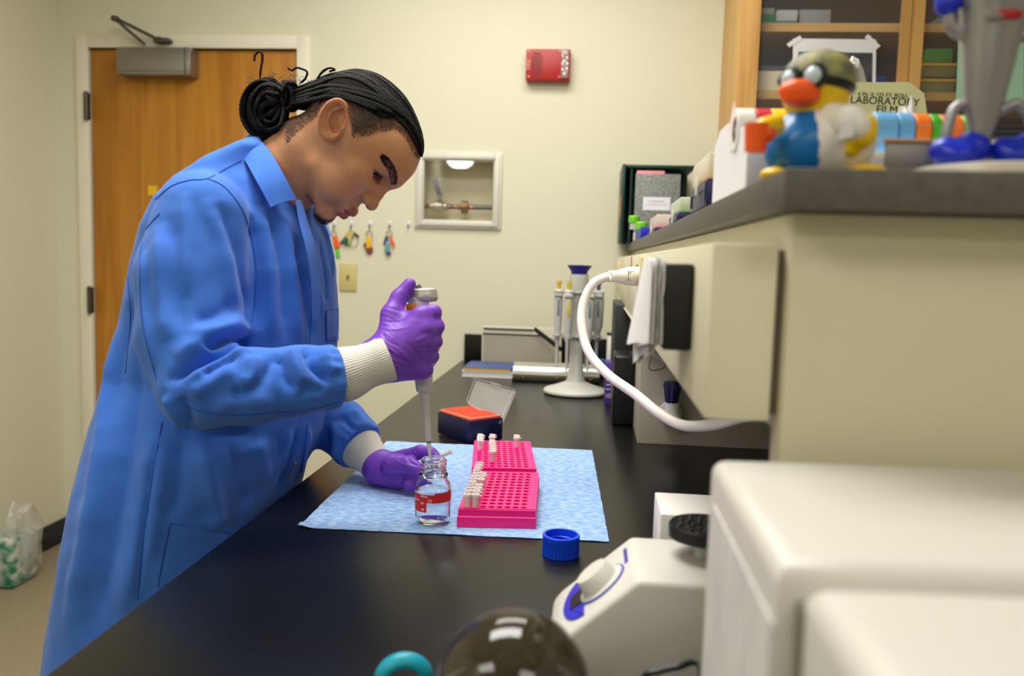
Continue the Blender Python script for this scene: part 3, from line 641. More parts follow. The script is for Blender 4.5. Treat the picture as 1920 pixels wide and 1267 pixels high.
rl = [(1378, 1413, (232, 228, 222), 'white'), (1413, 1443, (206, 24, 30), 'red'), (1443, 1478, (244, 206, 20), 'yellow'), (1634, 1676, (110, 176, 224), 'pale blue roll farther from the orange one,'), (1677, 1707, (104, 170, 222), 'pale blue roll touching the orange one,'), (1708, 1737, (246, 126, 30), 'orange'), (1738, 1757, (70, 176, 40), 'green'), (1757, 1797, (244, 120, 40), 'orange roll between two green ones,'), (1797, 1830, (112, 204, 60), 'lime green')]
for i, (a_, b_, c_, nm) in enumerate(rl):
    xa = atY(a_, 225, .84)[0]; xb = atY(b_, 225, .84)[0]
    rr = .0205 if i < 3 else (.0185-.0004*(i-3))
    m_ = mat('tape_%d' % i, c_, .4)
    lab = nm+' coloured tape on the white dispenser' if i in (3, 4, 7) else nm+' tape roll on the white dispenser'
    if i == 5: lab = 'orange tape roll next to the pale blue rolls'
    if i == 6: lab = 'narrow green tape roll between two orange rolls'
    t = thing('tape_roll', lab, 'tape', ((xa+xb)/2, .84, zr-rr), 'coloured tape rolls on the dispenser')
    B().lathe([(.0125, 0), (rr-.0008, 0), (rr, .0008), (rr, xb-xa-.0016), (rr-.0008, xb-xa-.0008), (.0125, xb-xa-.0008), (.0125, 0)], (xa, .84, zr), (1, 0, 0), 40, cap=False).build('tape', m_, t)
    B().lathe([(.0082, .0003), (.0124, .0003), (.0124, xb-xa-.001), (.0082, xb-xa-.001), (.0082, .0003)], (xa, .84, zr), (1, 0, 0), 40, cap=False).build('core', mat('core_dark', (70, 56, 46), .7), t)
# laboratory film box
Mfilm = mat('film_box_cream', (224, 224, 172), .5)
fa = atY(1588, 153, 1.15); fb_ = atY(1735, 156, 1.15)
t = onshelf('film_box', 'cream cardboard box with black LABORATORY FILM lettering behind the tape rolls', 'box', (fa[0]+fb_[0])/2, 1.2)
zb = SZ; P_ = [(1575, 225), (1590, 154), (1705, 154), (1733, 175), (1740, 225)]
pts = [tuple(atY(x, y, 1.15)) for x, y in P_]; pts = [(pts[0][0], 1.15, SZ)]+pts+[(pts[-1][0], 1.15, SZ)]
B().prism(pts, (0, .11, 0)).build('carton_body', Mfilm, t)
tb = B(); c_ = atY(1659, 190, 1.1495); tb.text('LABORATORY', .0135, frameM(c_, (1, 0, -.035), (0, 0, 1)), .0002); c_ = atY(1663, 206, 1.1495); tb.text('FILM', .0138, frameM(c_, (1, 0, -.035), (0, 0, 1)), .0002)
c_ = atY(1655, 178, 1.1495); tb.text('4 IN. X 125 FT. ROLL', .0070, frameM(c_, (1, 0, -.035), (0, 0, 1)), .0002)
tb.build('lettering', mat('black_ink', (22, 22, 20), .6), t)
# crumpled foil bits and tray behind
def lump(name, label, cat, c, r, m_, seed, flat=1):
    b_ = B(); b_.sph((0, 0, 0), 1, 30)
    for v in b_.bm.verts:
        n = noise.noise(v.co*1.9+Vector((seed, 0, 0)))
        v.co = Vector((v.co.x*r[0], v.co.y*r[1], max(v.co.z, -.8)*r[2]))*(1+.5*n)
    b_.bm.transform(Matrix.Translation(Vector(tuple(float(x) for x in c))))
    o = b_.build(name, m_, smooth=0); tag(o, label, cat); return o
p = atY(1600, 150, 1.3)
o = lump('plastic_bag', 'crumpled clear bag behind the cream film box', 'bag', (p[0]+.01, 1.38, SZ+.115), (.045, .05, .115), mat('crumpled_clear', (216, 214, 204), .25, alpha=.85), 3)
o.location[2] = SZ
p = atY(1735, 212, 1.05)
o = lump('tissue', 'crumpled white tissue just right of the film box', 'tissue', (p[0]+.012, 1.155, SZ+.06), (.016, .02, .075), Mpaper, 11); o.location[2] = SZ
# grey tray + papers under rolls
t = onshelf('grey_tray', 'grey metal tray with a bright rim behind the duck and silver figure', 'tray', .40, .72)
ta = atY(1622, 266, .735); tb_ = atY(1785, 266, .735)
B().box((.24, .735, SZ+.0003), (.62, .77, SZ+.004))  .box((.24, .735, SZ+.004), (.62, .739, ta[2]), .001).box((.258, .766, SZ+.004), (.62, .77, ta[2]), .001).build('tray_body', mat('tray_grey', (132, 128, 122), .35, .5), t)
B().box((.238, .732, ta[2]), (.622, .741, ta[2]+.003), .001).build('rim', mat('amber_rim', (190, 150, 100), .4), t)
p = atY(1880, 262, .98)
g_ = B().prism([tuple(atY(x, y, .98)) for x, y in ((1850, 292), (1868, 248), (1925, 285), (1925, 296))], (0, .03, 0)).build('folded_card', mat('grey_green_card', (176, 180, 164), .5)); g_.location[2] = SZ; tag(g_, 'grey green folded card behind the silver figure', 'card')
# ---- duck
D_ = .735; K = D_/FPX
def dk(px, py, dy=0): return tuple(float(v) for v in atY(px, py, D_+dy))
root = onshelf('rubber_duck', 'rubber duck in white coat and safety goggles on the grey shelf corner', 'duck', dk(1530, 325)[0], D_)
Mdw = mat('duck_white', (238, 234, 226), .35); Mdy = mat('duck_yellow', (240, 200, 20), .35); Mdb = mat('duck_blue', (14, 112, 186), .3); Mdo = mat('duck_orange', (250, 92, 16), .35)
lo = np.array(dk(1380, 345))-[0, .06, .0]; hi = np.array(dk(1680, 90))+[0, .06, 0]
lo[2] = SZ-.002
def dbody(P):
    d = ell(P, dk(1532, 268), (.038, .034, .031)); d = smin(d, ell(P, dk(1580, 268), (.026, .028, .024)), .012)
    d = smin(d, ell(P, dk(1490, 285), (.024, .026, .021)), .012)
    return smax(d, (SZ+.001)-P[2], .003)
bm = sdf_mesh(dbody, lo, hi, .0016); bd = bobj(bm, 'body', [Mdw, Mdb], root)
for f in bd.data.polygons:
    c = bd.data.vertices[f.vertices[0]].co+root.location
    if dk(1400, 0)[0] < c.x < dk(1528+(dk(0, 200)[2]-c.z)*260, 0)[0] and c.z > SZ+.002: f.material_index = 1
def dhead(P):
    d = ell(P, dk(1530, 170), (.0275, .026, .0285)); return smin(d, rc(P, dk(1530, 170), dk(1530, 230), .018, .02), .01)
bobj(sdf_mesh(dhead, lo, hi, .0016), 'head', Mdy, root)
def dbill(P):
    d = ell(P, dk(1499, 170, -.022), (.0165, .013, .0095)); return smin(d, ell(P, dk(1502, 184, -.022), (.0150, .012, .0070)), .004)
bobj(sdf_mesh(dbill, lo, hi, .0014), 'bill', Mdo, root)
gl = B()
def dcap(P): return np.maximum(ell(P, dk(1536, 150), (.0295, .028, .0245)), -(P[2]-float(dk(0, 152)[2])-.55*(float(dk(1530, 0)[0])-P[0])))
bobj(sdf_mesh(dcap, lo, hi, .0016), 'cap', mat('duck_cap', (104, 108, 88), .6, noisec=.5, nscale=60, rgb2=(170, 164, 90)), root)
gc = dk(1530, 160); rr = []
for k in range(40):
    a = 2*PI*k/40; rr.append((gc[0]+.0290*math.cos(a), gc[1]+.0275*math.sin(a), gc[2]-.001-.004*math.cos(a)))
B().tube(rr, .004, 10, closed=True, flat=.5).build('goggle_strap', Mdark, root)
gb = B()
for (px, py, dy) in ((1527, 143, -.0275), (1484, 150, -.018)):
    c = np.array(dk(px, py, dy)); nrm = np.array([-.55 if px > 1500 else -.85, -.8 if px > 1500 else -.5, 0])
    gb.lathe([(.0095, -.003), (.0108, 0), (.0104, .003), (.0088, .0042)], c, nrm, 24)
gg = gb.build('goggles', Mdark, root)
gb = B()
for (px, py, dy) in ((1527, 143, -.0275), (1484, 150, -.018)):
    c = np.array(dk(px, py, dy)); nrm = np.array([-.55 if px > 1500 else -.85, -.8 if px > 1500 else -.5, 0]); nrm /= np.linalg.norm(nrm)
    gb.sph(c-nrm*.0005, (.0086, .0086, .0086), 16)
gb.build('lens', mat('goggle_lens', (196, 214, 226), .12, spec=.8), gg)
B().tube(crv([dk(1455, 235, -.02), dk(1435, 240, -.03), dk(1428, 245, -.032)], 5), .009, 12).build('arm', Mdy, root)
B().cyl(dk(1416, 285, -.034), dk(1420, 232, -.034), .0085, .010, 24).sph(dk(1436, 250, -.033), .008, 12).build('orange_beaker', Mdo, root)
B().tube(crv([dk(1572, 222, -.02), dk(1590, 235, -.032), dk(1606, 250, -.034)], 6), [.013, .0128, .0125, .0122, .012, .0118, .0115, .0112, .011, .0108, .0106, .010, .0095], 12).build('coat_sleeve', Mdw, root) if False else None
def dsl(P): return chain(P, [dk(1560, 225, -.018), dk(1590, 230, -.03), dk(1606, 240, -.034)], [.014, .0125, .0115], .006)
bobj(sdf_mesh(dsl, lo, hi, .0016), 'coat_sleeve', Mdw, root)
def dha(P): return smin(smin(chain(P, [dk(1612, 238, -.034), dk(1628, 232, -.034), dk(1630, 252, -.034)], [.0095, .006, .006], .005), rc(P, dk(1605, 262, -.03), dk(1596, 278, -.028), .010, .007), .006), ell(P, dk(1615, 250, -.033), (.010, .008, .010)), .005)
bobj(sdf_mesh(dha, lo, hi, .0014), 'hand', Mdy, root)
B().prism([dk(1570, 262, -.046), dk(1582, 228, -.046), dk(1604, 218, -.046), (dk(1600, 256, -.046))], (0, .0012, 0), 0).build('paper_note', Mpaper, root)
B().sph((dk(1452, 320, -.012)[0], D_-.014, SZ+.006), (.012, .016, .006), 16).build('foot', Mdy, root)
fbm = B().sph((dk(1618, 316, -.01)[0], D_-.02, SZ+.008), (.016, .018, .008), 16)
fbm.build('foot', Mdy, root)
# ---- silver figure
S_ = .70
def sk(px, py, dy=0): return tuple(float(v) for v in atY(px, py, S_+dy))
root = onshelf('silver_figurine', 'silver cone shaped figurine with red mouth and blue feet on a pale round base', 'figurine', sk(1862, 320)[0], S_)
Msil = mat('silver_paint', (150, 150, 152), .35, .55); Mfb = mat('figure_blue', (16, 44, 190), .3)
c = sk(1862, 320); K = S_/FPX
B().lathe([(.070, 0), (.0725, .003), (.071, .009), (.062, .0115), (.001, .012)], (c[0]+.008, S_+.008, SZ+.0003), seg=64).build('round_base', mat('pale_base', (206, 200, 180), .3), root)
zz = lambda py: sk(1862, py)[2]
prof = [(.008, zz(262)), (.0085, zz(250)), (.0145, zz(190)), (.0185, zz(120)), (.0215, zz(60)), (.0225, zz(40)), (.0235, zz(20)), (.026, zz(0)), (.027, zz(-40)), (.022, zz(-80)), (.010, zz(-100))]
cb_ = B(); rings = []
for (r, z) in prof:
    tt = (z-zz(262))/(zz(-100)-zz(262)); cx = sk(1858+10*tt, 0)[0]
    rings.append([(cx+r*math.cos(a*PI/16), S_+r*math.sin(a*PI/16), z) for a in range(32)])
cb_.loft(rings); cb_.build('body', Msil, root)
B().sph((sk(1867, 36)[0], S_-.0200, sk(0, 36)[2]), (.011, .006, .0042), 20).build('mouth', mat('mouth_red', (176, 30, 40), .3), root)
B().tube(crv([sk(1846, 25, -.02), sk(1867, 31, -.024), sk(1890, 22, -.02)], 6), .0022, 8).build('lip', Msil, root)
B().tube(crv([sk(1845, 210), sk(1812, 195), sk(1790, 205), sk(1778, 235), sk(1774, 262), sk(1782, 285)], 8), .0042, 12).build('leg', Msil, root)
B().tube(crv([sk(1872, 210), sk(1905, 195), sk(1925, 210), sk(1936, 240), sk(1938, 270)], 8), .0042, 12).build('leg', Msil, root)
B().tube(crv([sk(1838, 72), sk(1805, 66), sk(1785, 52), sk(1779, 28), sk(1778, 10)], 8), .0048, 12).build('arm', Msil, root)
B().tube(crv([sk(1895, 72), sk(1935, 62), sk(1960, 40)], 8), .0048, 12).build('arm', Msil, root)
def fst(P): return smin(smin(ell(P, sk(1776, 8), (.009, .009, .010)), rc(P, sk(1772, 0), sk(1770, -14), .006, .006), .003), rc(P, sk(1784, 12), sk(1795, 4), .005, .005), .003)
l2 = np.array(sk(1700, 340))-[0, .06, 0]; h2 = np.array(sk(2000, -60))+[0, .06, 0]
bobj(sdf_mesh(fst, np.array(sk(1740, 40))-[0, .03, 0], np.array(sk(1830, -40))+[0, .03, 0], .0014), 'glove', Mfb, root)
for (px, n_) in ((1815, 0), (1925, 1)):
    def sho(P):
        return smin(smin(ell(P, sk(px-42, 283, .0), (.012, .013, .011)), ell(P, sk(px+6, 278, .0), (.014, .014, .013)), .006), ell(P, sk(px-15, 292, -.008), (.013, .012, .009)), .006)
    bobj(sdf_mesh(sho, np.array(sk(px-110, 340))-[0, .04, 0], np.array(sk(px+70, 220))+[0, .04, 0], .0016), 'boot', Mfb, root)
# ================================================================== ON THE BENCH
# absorbent pad
pc = [atZ(725, 828, BZ), atZ(1110, 845, BZ), atZ(1142, 1017, BZ), atZ(558, 990, BZ)]
pb = B(); NR, NC = 44, 60; rows = []
for i in range(NR+1):
    v = i/NR; rr = []
    for j in range(NC+1):
        u = j/NC; p = (pc[0]*(1-u)+pc[1]*u)*(1-v)+(pc[3]*(1-u)+pc[2]*u)*v
        n = noise.noise(Vector((u*9, v*7, 0))); e = .0012*noise.noise(Vector((u*40, v*40, 3)))
        z = .0012+.0008*(n+.5)
        if v > .97 and u < .05: z += .004*(1-u/.05)
        if (i in (0, NR)) or (j in (0, NC)): p = p+np.array([e*1.3, e*1.3, 0])
        rr.append((p[0], p[1], BZ+max(z, .0006)))
    rows.append(rr)
pb.loft(rows, cap=False, closed=False); solid(pb, .0005)
Mpad = mat('blue_absorbent', (172, 200, 231), .9, noisec=.3, nscale=75, rgb2=(122, 164, 219), bump=.5, bscale=420, stretch=(1, 1.6, 1))
pad = pb.build('absorbent_pad', Mpad); tag(pad, 'light blue absorbent pad spread on the black bench', 'pad')
PZ = BZ+.0026
# tube racks
Mpink = mat('neon_pink', (255, 22, 134), .35, sss=0)
MATS['neon_pink'].node_tree.nodes['Principled BSDF'].inputs['Subsurface Weight'].default_value = .0
def rack(c00, ux, uy, L, W, name, label, H=.027):   # c00 near-left corner, ux across, uy away
    ux = np.array(ux, float); ux /= np.linalg.norm(ux); uy = np.array(uy, float); uy /= np.linalg.norm(uy); up = np.array([0, 0, 1.])
    t = thing(name, label, 'tube rack', (c00+ux*W/2+uy*L/2), None)
    g = lambda u, v, z: tuple(c00+ux*u+uy*v+up*z)
    mx = .006; my = .007; pw = (W-2*mx-.006)/8; pl = (L-2*my)/12; r = min(pw, pl)*.40
    b_ = B(); bm = b_.bm; NS = 16
    # top plate: cells with round holes and wells
    for i in range(8):
        for j in range(12):
            u0, v0 = mx+i*pw, my+j*pl; cu, cv = u0+pw/2, v0+pl/2
            out, inn, dn, fl = [], [], [], []
            for k in range(NS):
                a = 2*PI*k/NS+PI/NS; ca, sa = math.cos(a), math.sin(a); s_ = 1/max(abs(ca), abs(sa))
                out.append(bm.verts.new(g(cu+ca*s_*pw/2, cv+sa*s_*pl/2, H)))
                inn.append(bm.verts.new(g(cu+ca*r, cv+sa*r*1.12, H))); dn.append(bm.verts.new(g(cu+ca*r*.97, cv+sa*r*1.09, .004)))
            cor = {}
            for k in range(NS):
                q = (k+1) % NS
                bm.faces.new((out[k], out[q], inn[q], inn[k])); bm.faces.new((inn[k], inn[q], dn[q], dn[k]))
            for (sa, sb) in ((1, 1), (-1, 1), (-1, -1), (1, -1)):      # fill square corners
                a0 = math.atan2(sb, sa) % (2*PI); k = int(round((a0-PI/NS)/(2*PI/NS)-.5)) % NS; q = (k+1) % NS
                cv_ = bm.verts.new(g(cu+sa*pw/2, cv+sb*pl/2, H)); bm.faces.new((out[k], cv_, out[q]))
            bm.faces.new(dn)
    def strip(u0, v0, u1, v1): bm.faces.new([bm.verts.new(g(u, v, H)) for u, v in ((u0, v0), (u1, v0), (u1, v1), (u0, v1))])
    W8 = mx+8*pw
    strip(0, 0, W, my); strip(0, L-my, W, L); strip(0, my, mx, L-my); strip(W8, my, W, L-my)
    bmesh.ops.remove_doubles(bm, verts=bm.verts[:], dist=1e-5)
    # walls in two steps
    def ring(e, z): return [g(-e, -e, z), g(W+e, -e, z), g(W+e, L+e, z), g(-e, L+e, z)]
    b_.loft([ring(0, H), ring(0, H*.62), ring(.0012, H*.58), ring(.0012, 0)], cap=False)
    b_.bm.faces.new([b_.bm.verts.new(p) for p in ring(.0012, 0)])
    b_.build('rack_body', Mpink, t, smooth=30)
    tb = B()
    for j in range(12): tb.box((-.0016, -.0012, 0), (.0016, .0012, .0002), 0, 2, frameM(np.array(g(W-.004, my+(j+.5)*pl, H)), ux, uy))
    tb.build('row_marks', mat('pink_marks', (205, 14, 100), .4), t)
    return t, g, mx, my, pw, pl, H
HR = .027
nl = atZ(858, 987, PZ); nr = atZ(1000, 990, PZ); W = np.linalg.norm(nr-nl); ux = (nr-nl)/W
fl_ = atZ(1008, 887, PZ+HR); nrt = atZ(1001, 960, PZ+HR); uy = fl_-nrt; L1 = np.linalg.norm(uy); uy = uy/L1
print('rack W', W, 'L', L1, ux, uy)
W = .118
r1 = rack(nl, ux, uy, L1, W, 'tube_rack', 'bright pink tube rack, the nearer one on the pad')
fr = atZ(1007, 884, PZ+HR); f0 = atZ(888, 880, PZ+HR); fe = atZ(995, 827, PZ+HR)
b0 = atZ(887, 884, PZ+.012); 
c2 = atZ(1006, 885, PZ+HR*.6); c2[2] = PZ
uy2 = fe-atZ(1007, 879, PZ+HR); L2 = np.linalg.norm(uy2); uy2 /= L2; ux2 = np.array([uy2[1], -uy2[0], 0]); print('L2', L2, uy2)
L2 = min(L2, .232)
c2 = atZ(1006, 879, PZ+HR); c2[2] = PZ; c2 = c2-ux2*W
r2 = rack(c2, ux2, uy2, L2, W, 'tube_rack', 'bright pink tube rack, the farther one on the pad')
# microtubes
Mtube = mat('tube_plastic', (250, 244, 240), .25, alpha=.58)
def microtube(label, group):
    t = thing('microtube', label, 'microtube', (0, 0, 0), group)
    B().lathe([(.0012, -.0165), (.0035, -.010), (.0049, 0), (.0051, .0155), (.0064, .0158), (.0064, .0172), (.0046, .0172), (.0044, .002), (.0008, -.014)], (0, 0, 0), seg=20).build('tube_body', Mtube, t)
    B().lathe([(.0042, .0150), (.0042, .0185), (.0066, .0188), (.0068, .0196), (.0062, .0206), (.0035, .0206), (.003, .0196)], (0, 0, 0), seg=20).box((.005, -.0022, .0172), (.0095, .0022, .0182), .0003).build('cap', Mtube, t)
    B().box((-.0018, -.0003, .0207), (.0018, .0003, .0210)).box((-.0008, -.0012, .0207), (-.0003, .0012, .0210)).build('ink_mark', mat('marker_ink', (70, 70, 90), .6), t)
    return t
proto = None; ORD = ['first', 'second', 'third', 'fourth', 'fifth', 'sixth', 'seventh', 'eighth', 'ninth', 'tenth', 'eleventh', 'twelfth']
def place_tube(R_, i, j, which):
    global proto
    t_, g, mx, my, pw, pl, H = R_; p = g(mx+(i+.5)*pw, my+(j+.5)*pl, H)
    lab = 'clear microtube, %s pink rack, hole %s from the near edge, column %s from left' % (which, ORD[j], ORD[i])
    if proto is None: proto = microtube(lab, 'clear microtubes in the pink racks'); o = proto
    else: o = copytree(proto); o['label'] = lab
    o.location = p; o.rotation_euler = (random.uniform(-.05, .05), random.uniform(-.06, .06), random.uniform(-.5, .9))
for j in range(12): place_tube(r1, 0, j, 'nearer')
for j in (0, 1, 2, 3, 5, 6, 7): place_tube(r1, 1, j, 'nearer')
for j in (7, 8, 9, 10): place_tube(r2, 0, j, 'farther')
for j in (2, 3, 4, 5, 6, 7, 9, 10): place_tube(r2, 2, j, 'farther')
for j in (9, 10): place_tube(r2, 6, j, 'farther')
# bottle
bc = atZ(811, 978, PZ); bc[2] = PZ; Rb = .0272
Mglass = mat('bottle_glass', (250, 252, 252), rough=.0, trans=1, ior=1.35)
t = thing('glass_bottle', 'open clear glass bottle of liquid with red markings on the blue pad', 'bottle', bc)
def zy(py): return (BZ+.0026) if py is None else atY(811, py, bc[1])[2]-bc[2]
Ht = atY(811, 859, bc[1]+.0)[2]-bc[2]; Hs = Ht-.032
print('bottle H', Ht)
out = [(.001, .0), (.020, .0005), (.0255, .003), (Rb, .009), (Rb, Hs-.012), (.0262, Hs-.006), (.0225, Hs), (.0195, Hs+.003), (.0225, Hs+.0055), (.0225, Hs+.0085), (.0190, Hs+.011)]
z = Hs+.0115
while z < Ht-.004: out += [(.0185, z), (.0200, z+.0012), (.0200, z+.0026), (.0185, z+.0038)]; z += .0052
out += [(.0185, Ht-.0025), (.0188, Ht-.001), (.0178, Ht)]
inn = [(.0155, Ht), (.0150, Ht-.003), (.0150, Hs+.004), (.0200, Hs-.002), (.0240, Hs-.008), (Rb-.0020, Hs-.014), (Rb-.0020, .012), (.022, .005), (.001, .0035)]
B().lathe(out+inn, bc, seg=64, cap=False).build('glass_body', Mglass, t, smooth=50)
zl = atY(811, 905, bc[1])[2]-bc[2]
B().lathe([(.001, .0042), (.0215, .0056), (Rb-.0026, .0125), (Rb-.0026, min(zl, Hs-.015)), (.001, min(zl, Hs-.015))], bc, seg=64).build('liquid', mat('clear_water', (248, 250, 255), rough=0, trans=1, ior=1.12), t)
def wrap(b_, az0, az1, z0, z1, r, th=.0002, n=24):
    ri = [[(bc[0]+rr*math.cos(az0+(az1-az0)*k/n), bc[1]+rr*math.sin(az0+(az1-az0)*k/n), bc[2]+zz) for (rr, zz) in ((r, z0), (r, z1), (r+th, z1), (r+th, z0))] for k in range(n+1)]
    b_.loft(ri)
D2 = math.radians
za, zb_ = atY(811, 925, bc[1]-Rb)[2]-bc[2], atY(811, 944, bc[1]-Rb)[2]-bc[2]
Mredp = mat('red_print', (0, 0, 0)); Mredl = mat('red_label_ink', (214, 34, 34), .5)
rb = B(); wrap(rb, D2(-85+10), D2(15), zb_, za, Rb+.0003); wrap(rb, D2(-180), D2(-100), atY(811, 962, bc[1]-Rb)[2]-bc[2], atY(811, 940, bc[1]-Rb)[2]-bc[2], Rb+.0003); wrap(rb, D2(-180), D2(-75), zb_, za-.003, Rb+.0003)
rb.build('red_print_band', Mredl, t)
tb = B(); Mwp = mat('white_print', (245, 245, 245), .5)
def btext(s, az, z, size):
    a = D2(az); n = np.array([math.cos(a), math.sin(a), 0]); tb.text(s, size, frameM(bc+n*(Rb+.0008)+np.array([0, 0, z]), (-n[1], n[0], 0), (0, 0, 1)), .0001)
zz_ = lambda py: atY(811, py, bc[1]-Rb)[2]-bc[2]
btext('80mL', -108, zz_(932), .0055); btext('60', -115, zz_(945), .0055); btext('40', -113, zz_(957), .0055)
wrap(tb, D2(-170), D2(-128), zz_(928), zz_(927), Rb+.0006); wrap(tb, D2(-170), D2(-128), zz_(941), zz_(940), Rb+.0006)
for (a_, b_) in ((-94, -92.5), (-86.5, -85)): wrap(tb, D2(a_), D2(b_), zz_(960), zz_(938), Rb+.0006, n=3)
wrap(tb, D2(-94), D2(-85), zz_(938), zz_(937), Rb+.0006, n=4); wrap(tb, D2(-94), D2(-85), zz_(961), zz_(960), Rb+.0006, n=4)
tb.build('white_print', Mwp, t)
# blue screw cap
cc = atZ(1051, 1040, BZ); cc[2] = BZ
t = thing('screw_cap', 'blue ribbed plastic screw cap lying open side up on the black bench', 'bottle cap', cc)
Rc = .0262; Hc = .030
B().lathe([(.0245, 0), (Rc-.001, .001), (Rc-.001, Hc-.008), (Rc, Hc-.007), (Rc, Hc-.001), (Rc-.0008, Hc), (.0225, Hc), (.0222, Hc-.002), (.0222, .003), (.001, .003), (.001, 0)], cc, seg=180, cap=False, rib=lambda a, h: (.03*(math.cos(36*a) > .2) if .0005 < h < Hc-.0075 else 0)).build('ribbed_shell', mat('cap_blue', (8, 72, 228), .35), t, smooth=30)
hb = []
for k in range(100):
    a = 2*PI*k/32; hb.append((cc[0]+.0215*math.cos(a), cc[1]+.0215*math.sin(a), cc[2]+.006+.018*k/100))
B().tube(hb, .0012, 6).build('screw_thread', MATS['cap_blue'], t)
# orange tip box
bl = atZ(818, 812, BZ); bf = atZ(880, 833, BZ); br = atZ(932, 815, BZ)
print('tipbox', bl, bf, br)
e1 = bl-bf; l1 = np.linalg.norm(e1); e1 /= l1; e2 = np.array([-e1[1], e1[0], 0]); e2 = e2 if np.dot(e2, br-bf) > 0 else -e2; l2 = .092; l1 = min(l1, .132)
print('tip sizes', l1, l2, np.degrees(np.arctan2(e1[1], e1[0])))
ht = atY(880, 790, bf[1])[2]-BZ
MB_ = frameM(bf, e2, e1) if np.cross(e2, e1)[2] > 0 else None
if MB_ is None: MB_ = Matrix.Identity(4)
t = thing('pipette_tip_box', 'navy tip box with orange tips and an open clear lid on the bench', 'tip box', bf+e1*l1/2+e2*l2/2)
b_ = B().box((0, 0, .001), (l2, l1, ht), .003, 2, MB_)
for (x0, x1) in ((.006, l2-.006),):
    b_.box((-.0005, .008, .010), (.001, .012, ht-.01), 0, 2, MB_).box((.010, -.0008, .006), (.014, .0005, ht-.012), 0, 2, MB_).box((l2-.014, -.0008, .006), (l2-.010, .0005, ht-.012), 0, 2, MB_).box((.010, -.0008, ht-.014), (l2-.010, .0005, ht-.011), 0, 2, MB_)
b_.build('box_body', mat('deep_navy', (14, 16, 62), .35), t)
Mot = mat('orange_tips', (250, 118, 88), .4)
B().box((.003, .003, ht), (l2-.003, l1-.003, ht+.006), .0015, 2, MB_).build('tip_tray', Mot, t)
p0 = None
for i in range(8):
    for j in range(12):
        q = MB_ @ Vector((.008+(l2-.016)*(i+.5)/8, .008+(l1-.016)*(j+.5)/12, ht+.006))
        if p0 is None:
            p0 = B().lathe([(.0028, -.002), (.0030, .0032), (.0019, .0034), (.0017, .001)], (0, 0, 0), seg=10)
            p0 = p0.build('pipette_tip', Mot, t); base = Vector(wloc(t)); o = p0
            for v in p0.data.vertices: v.co += base
        else: o = p0.copy(); COL.objects.link(o)
        o.location = q-base
lid = [atY(x, y, Yy) for x, y, Yy in ((877, 757, 1.93), (893, 714, 1.97), (968, 735, 1.93), (940, 800, 1.87))]
n_ = np.cross(lid[1]-lid[0], lid[3]-lid[0]); n_ /= np.linalg.norm(n_)
if n_[1] > 0: n_ = -n_
Mlid = mat('clear_lid', (226, 228, 220), .22, alpha=.16, spec=.6)
lb = B().prism(lid, n_*.0012); c_ = sum(lid)/4; inner = [p+(c_-p)*.04 for p in lid]
for k in range(4):
    a, b2 = lid[k], lid[(k+1) % 4]; ai, bi = inner[k], inner[(k+1) % 4]
    lb.prism([a, b2, bi, ai], n_*.014)
mt = (lid[1]+lid[2])/2; dd_ = (lid[2]-lid[1]); lb.prism([mt-dd_*.12, mt+dd_*.12, mt+dd_*.12+(mt-c_)*.08, mt-dd_*.12+(mt-c_)*.08], n_*.010)
lo_ = lb.build('clear_lid', Mlid, t, smooth=20)
for k in (.3, .7):
    hp = lid[3]*(k)+lid[0]*(1-k); q = MB_ @ Vector((l2, l1*k, ht-.004))
# carousel stand
sc = atZ(1078, 737, BZ); sc[2] = BZ; SY = sc[1]; Mstand = mat('stand_grey', (198, 198, 190), .4)
Z = lambda py: atY(1078, py, SY)[2]-BZ
t = thing('pipette_stand', 'pale grey carousel pipette stand with a navy top on the far bench', 'pipette stand', sc)
Rs = (atY(1137, 737, SY)[0]-atY(1018, 737, SY)[0])/2
B().lathe([(Rs*.96, 0), (Rs*.98, .004)], sc, seg=64).build('rubber_ring', Mdark, t)
B().lathe([(Rs, .004), (Rs, .010), (Rs*.95, .015), (Rs*.6, .026), (.030, .038), (.0245, .055), (.0215, .10), (.0205, Z(600)), (.022, Z(560))], sc, seg=64).build('pedestal', Mstand, t)
B().lathe([(.022, Z(560)), (.026, Z(552)), (.026, Z(540)), (.030, Z(520)), (.029, Z(514))], sc, seg=40).build('neck', Mstand, t)
B().lathe([(.024, Z(515)), (.026, Z(508)), (.037, Z(499)), (.037, Z(497)), (.001, Z(496))], sc, seg=40).build('top_handle', mat('stand_navy', (34, 38, 128), .4), t)
ANG = [math.radians(v) for v in (172, 243, 305, 8, 62, 118)]
cr = B()
for zz in (Z(548), Z(630)):
    cr.lathe([(.030, -.004), (.032, 0), (.030, .004)], sc+np.array([0, 0, zz]), seg=32)
    for k in range(6):
        a = ANG[k]; c1 = sc+np.array([.062*math.cos(a), .062*math.sin(a), zz])
        cr.tube([sc+np.array([.028*math.cos(a), .028*math.sin(a), zz]), c1-np.array([.014*math.cos(a), .014*math.sin(a), 0])], .004, 8)
        cr.tube([c1+np.array([.0165*math.cos(a+PI+b2), .0165*math.sin(a+PI+b2), 0]) for b2 in np.linspace(-2.4, 2.4, 16)], .003, 6)
cr.build('holder_ring', mat('holder_clear_grey', (160, 160, 156), .3), t)
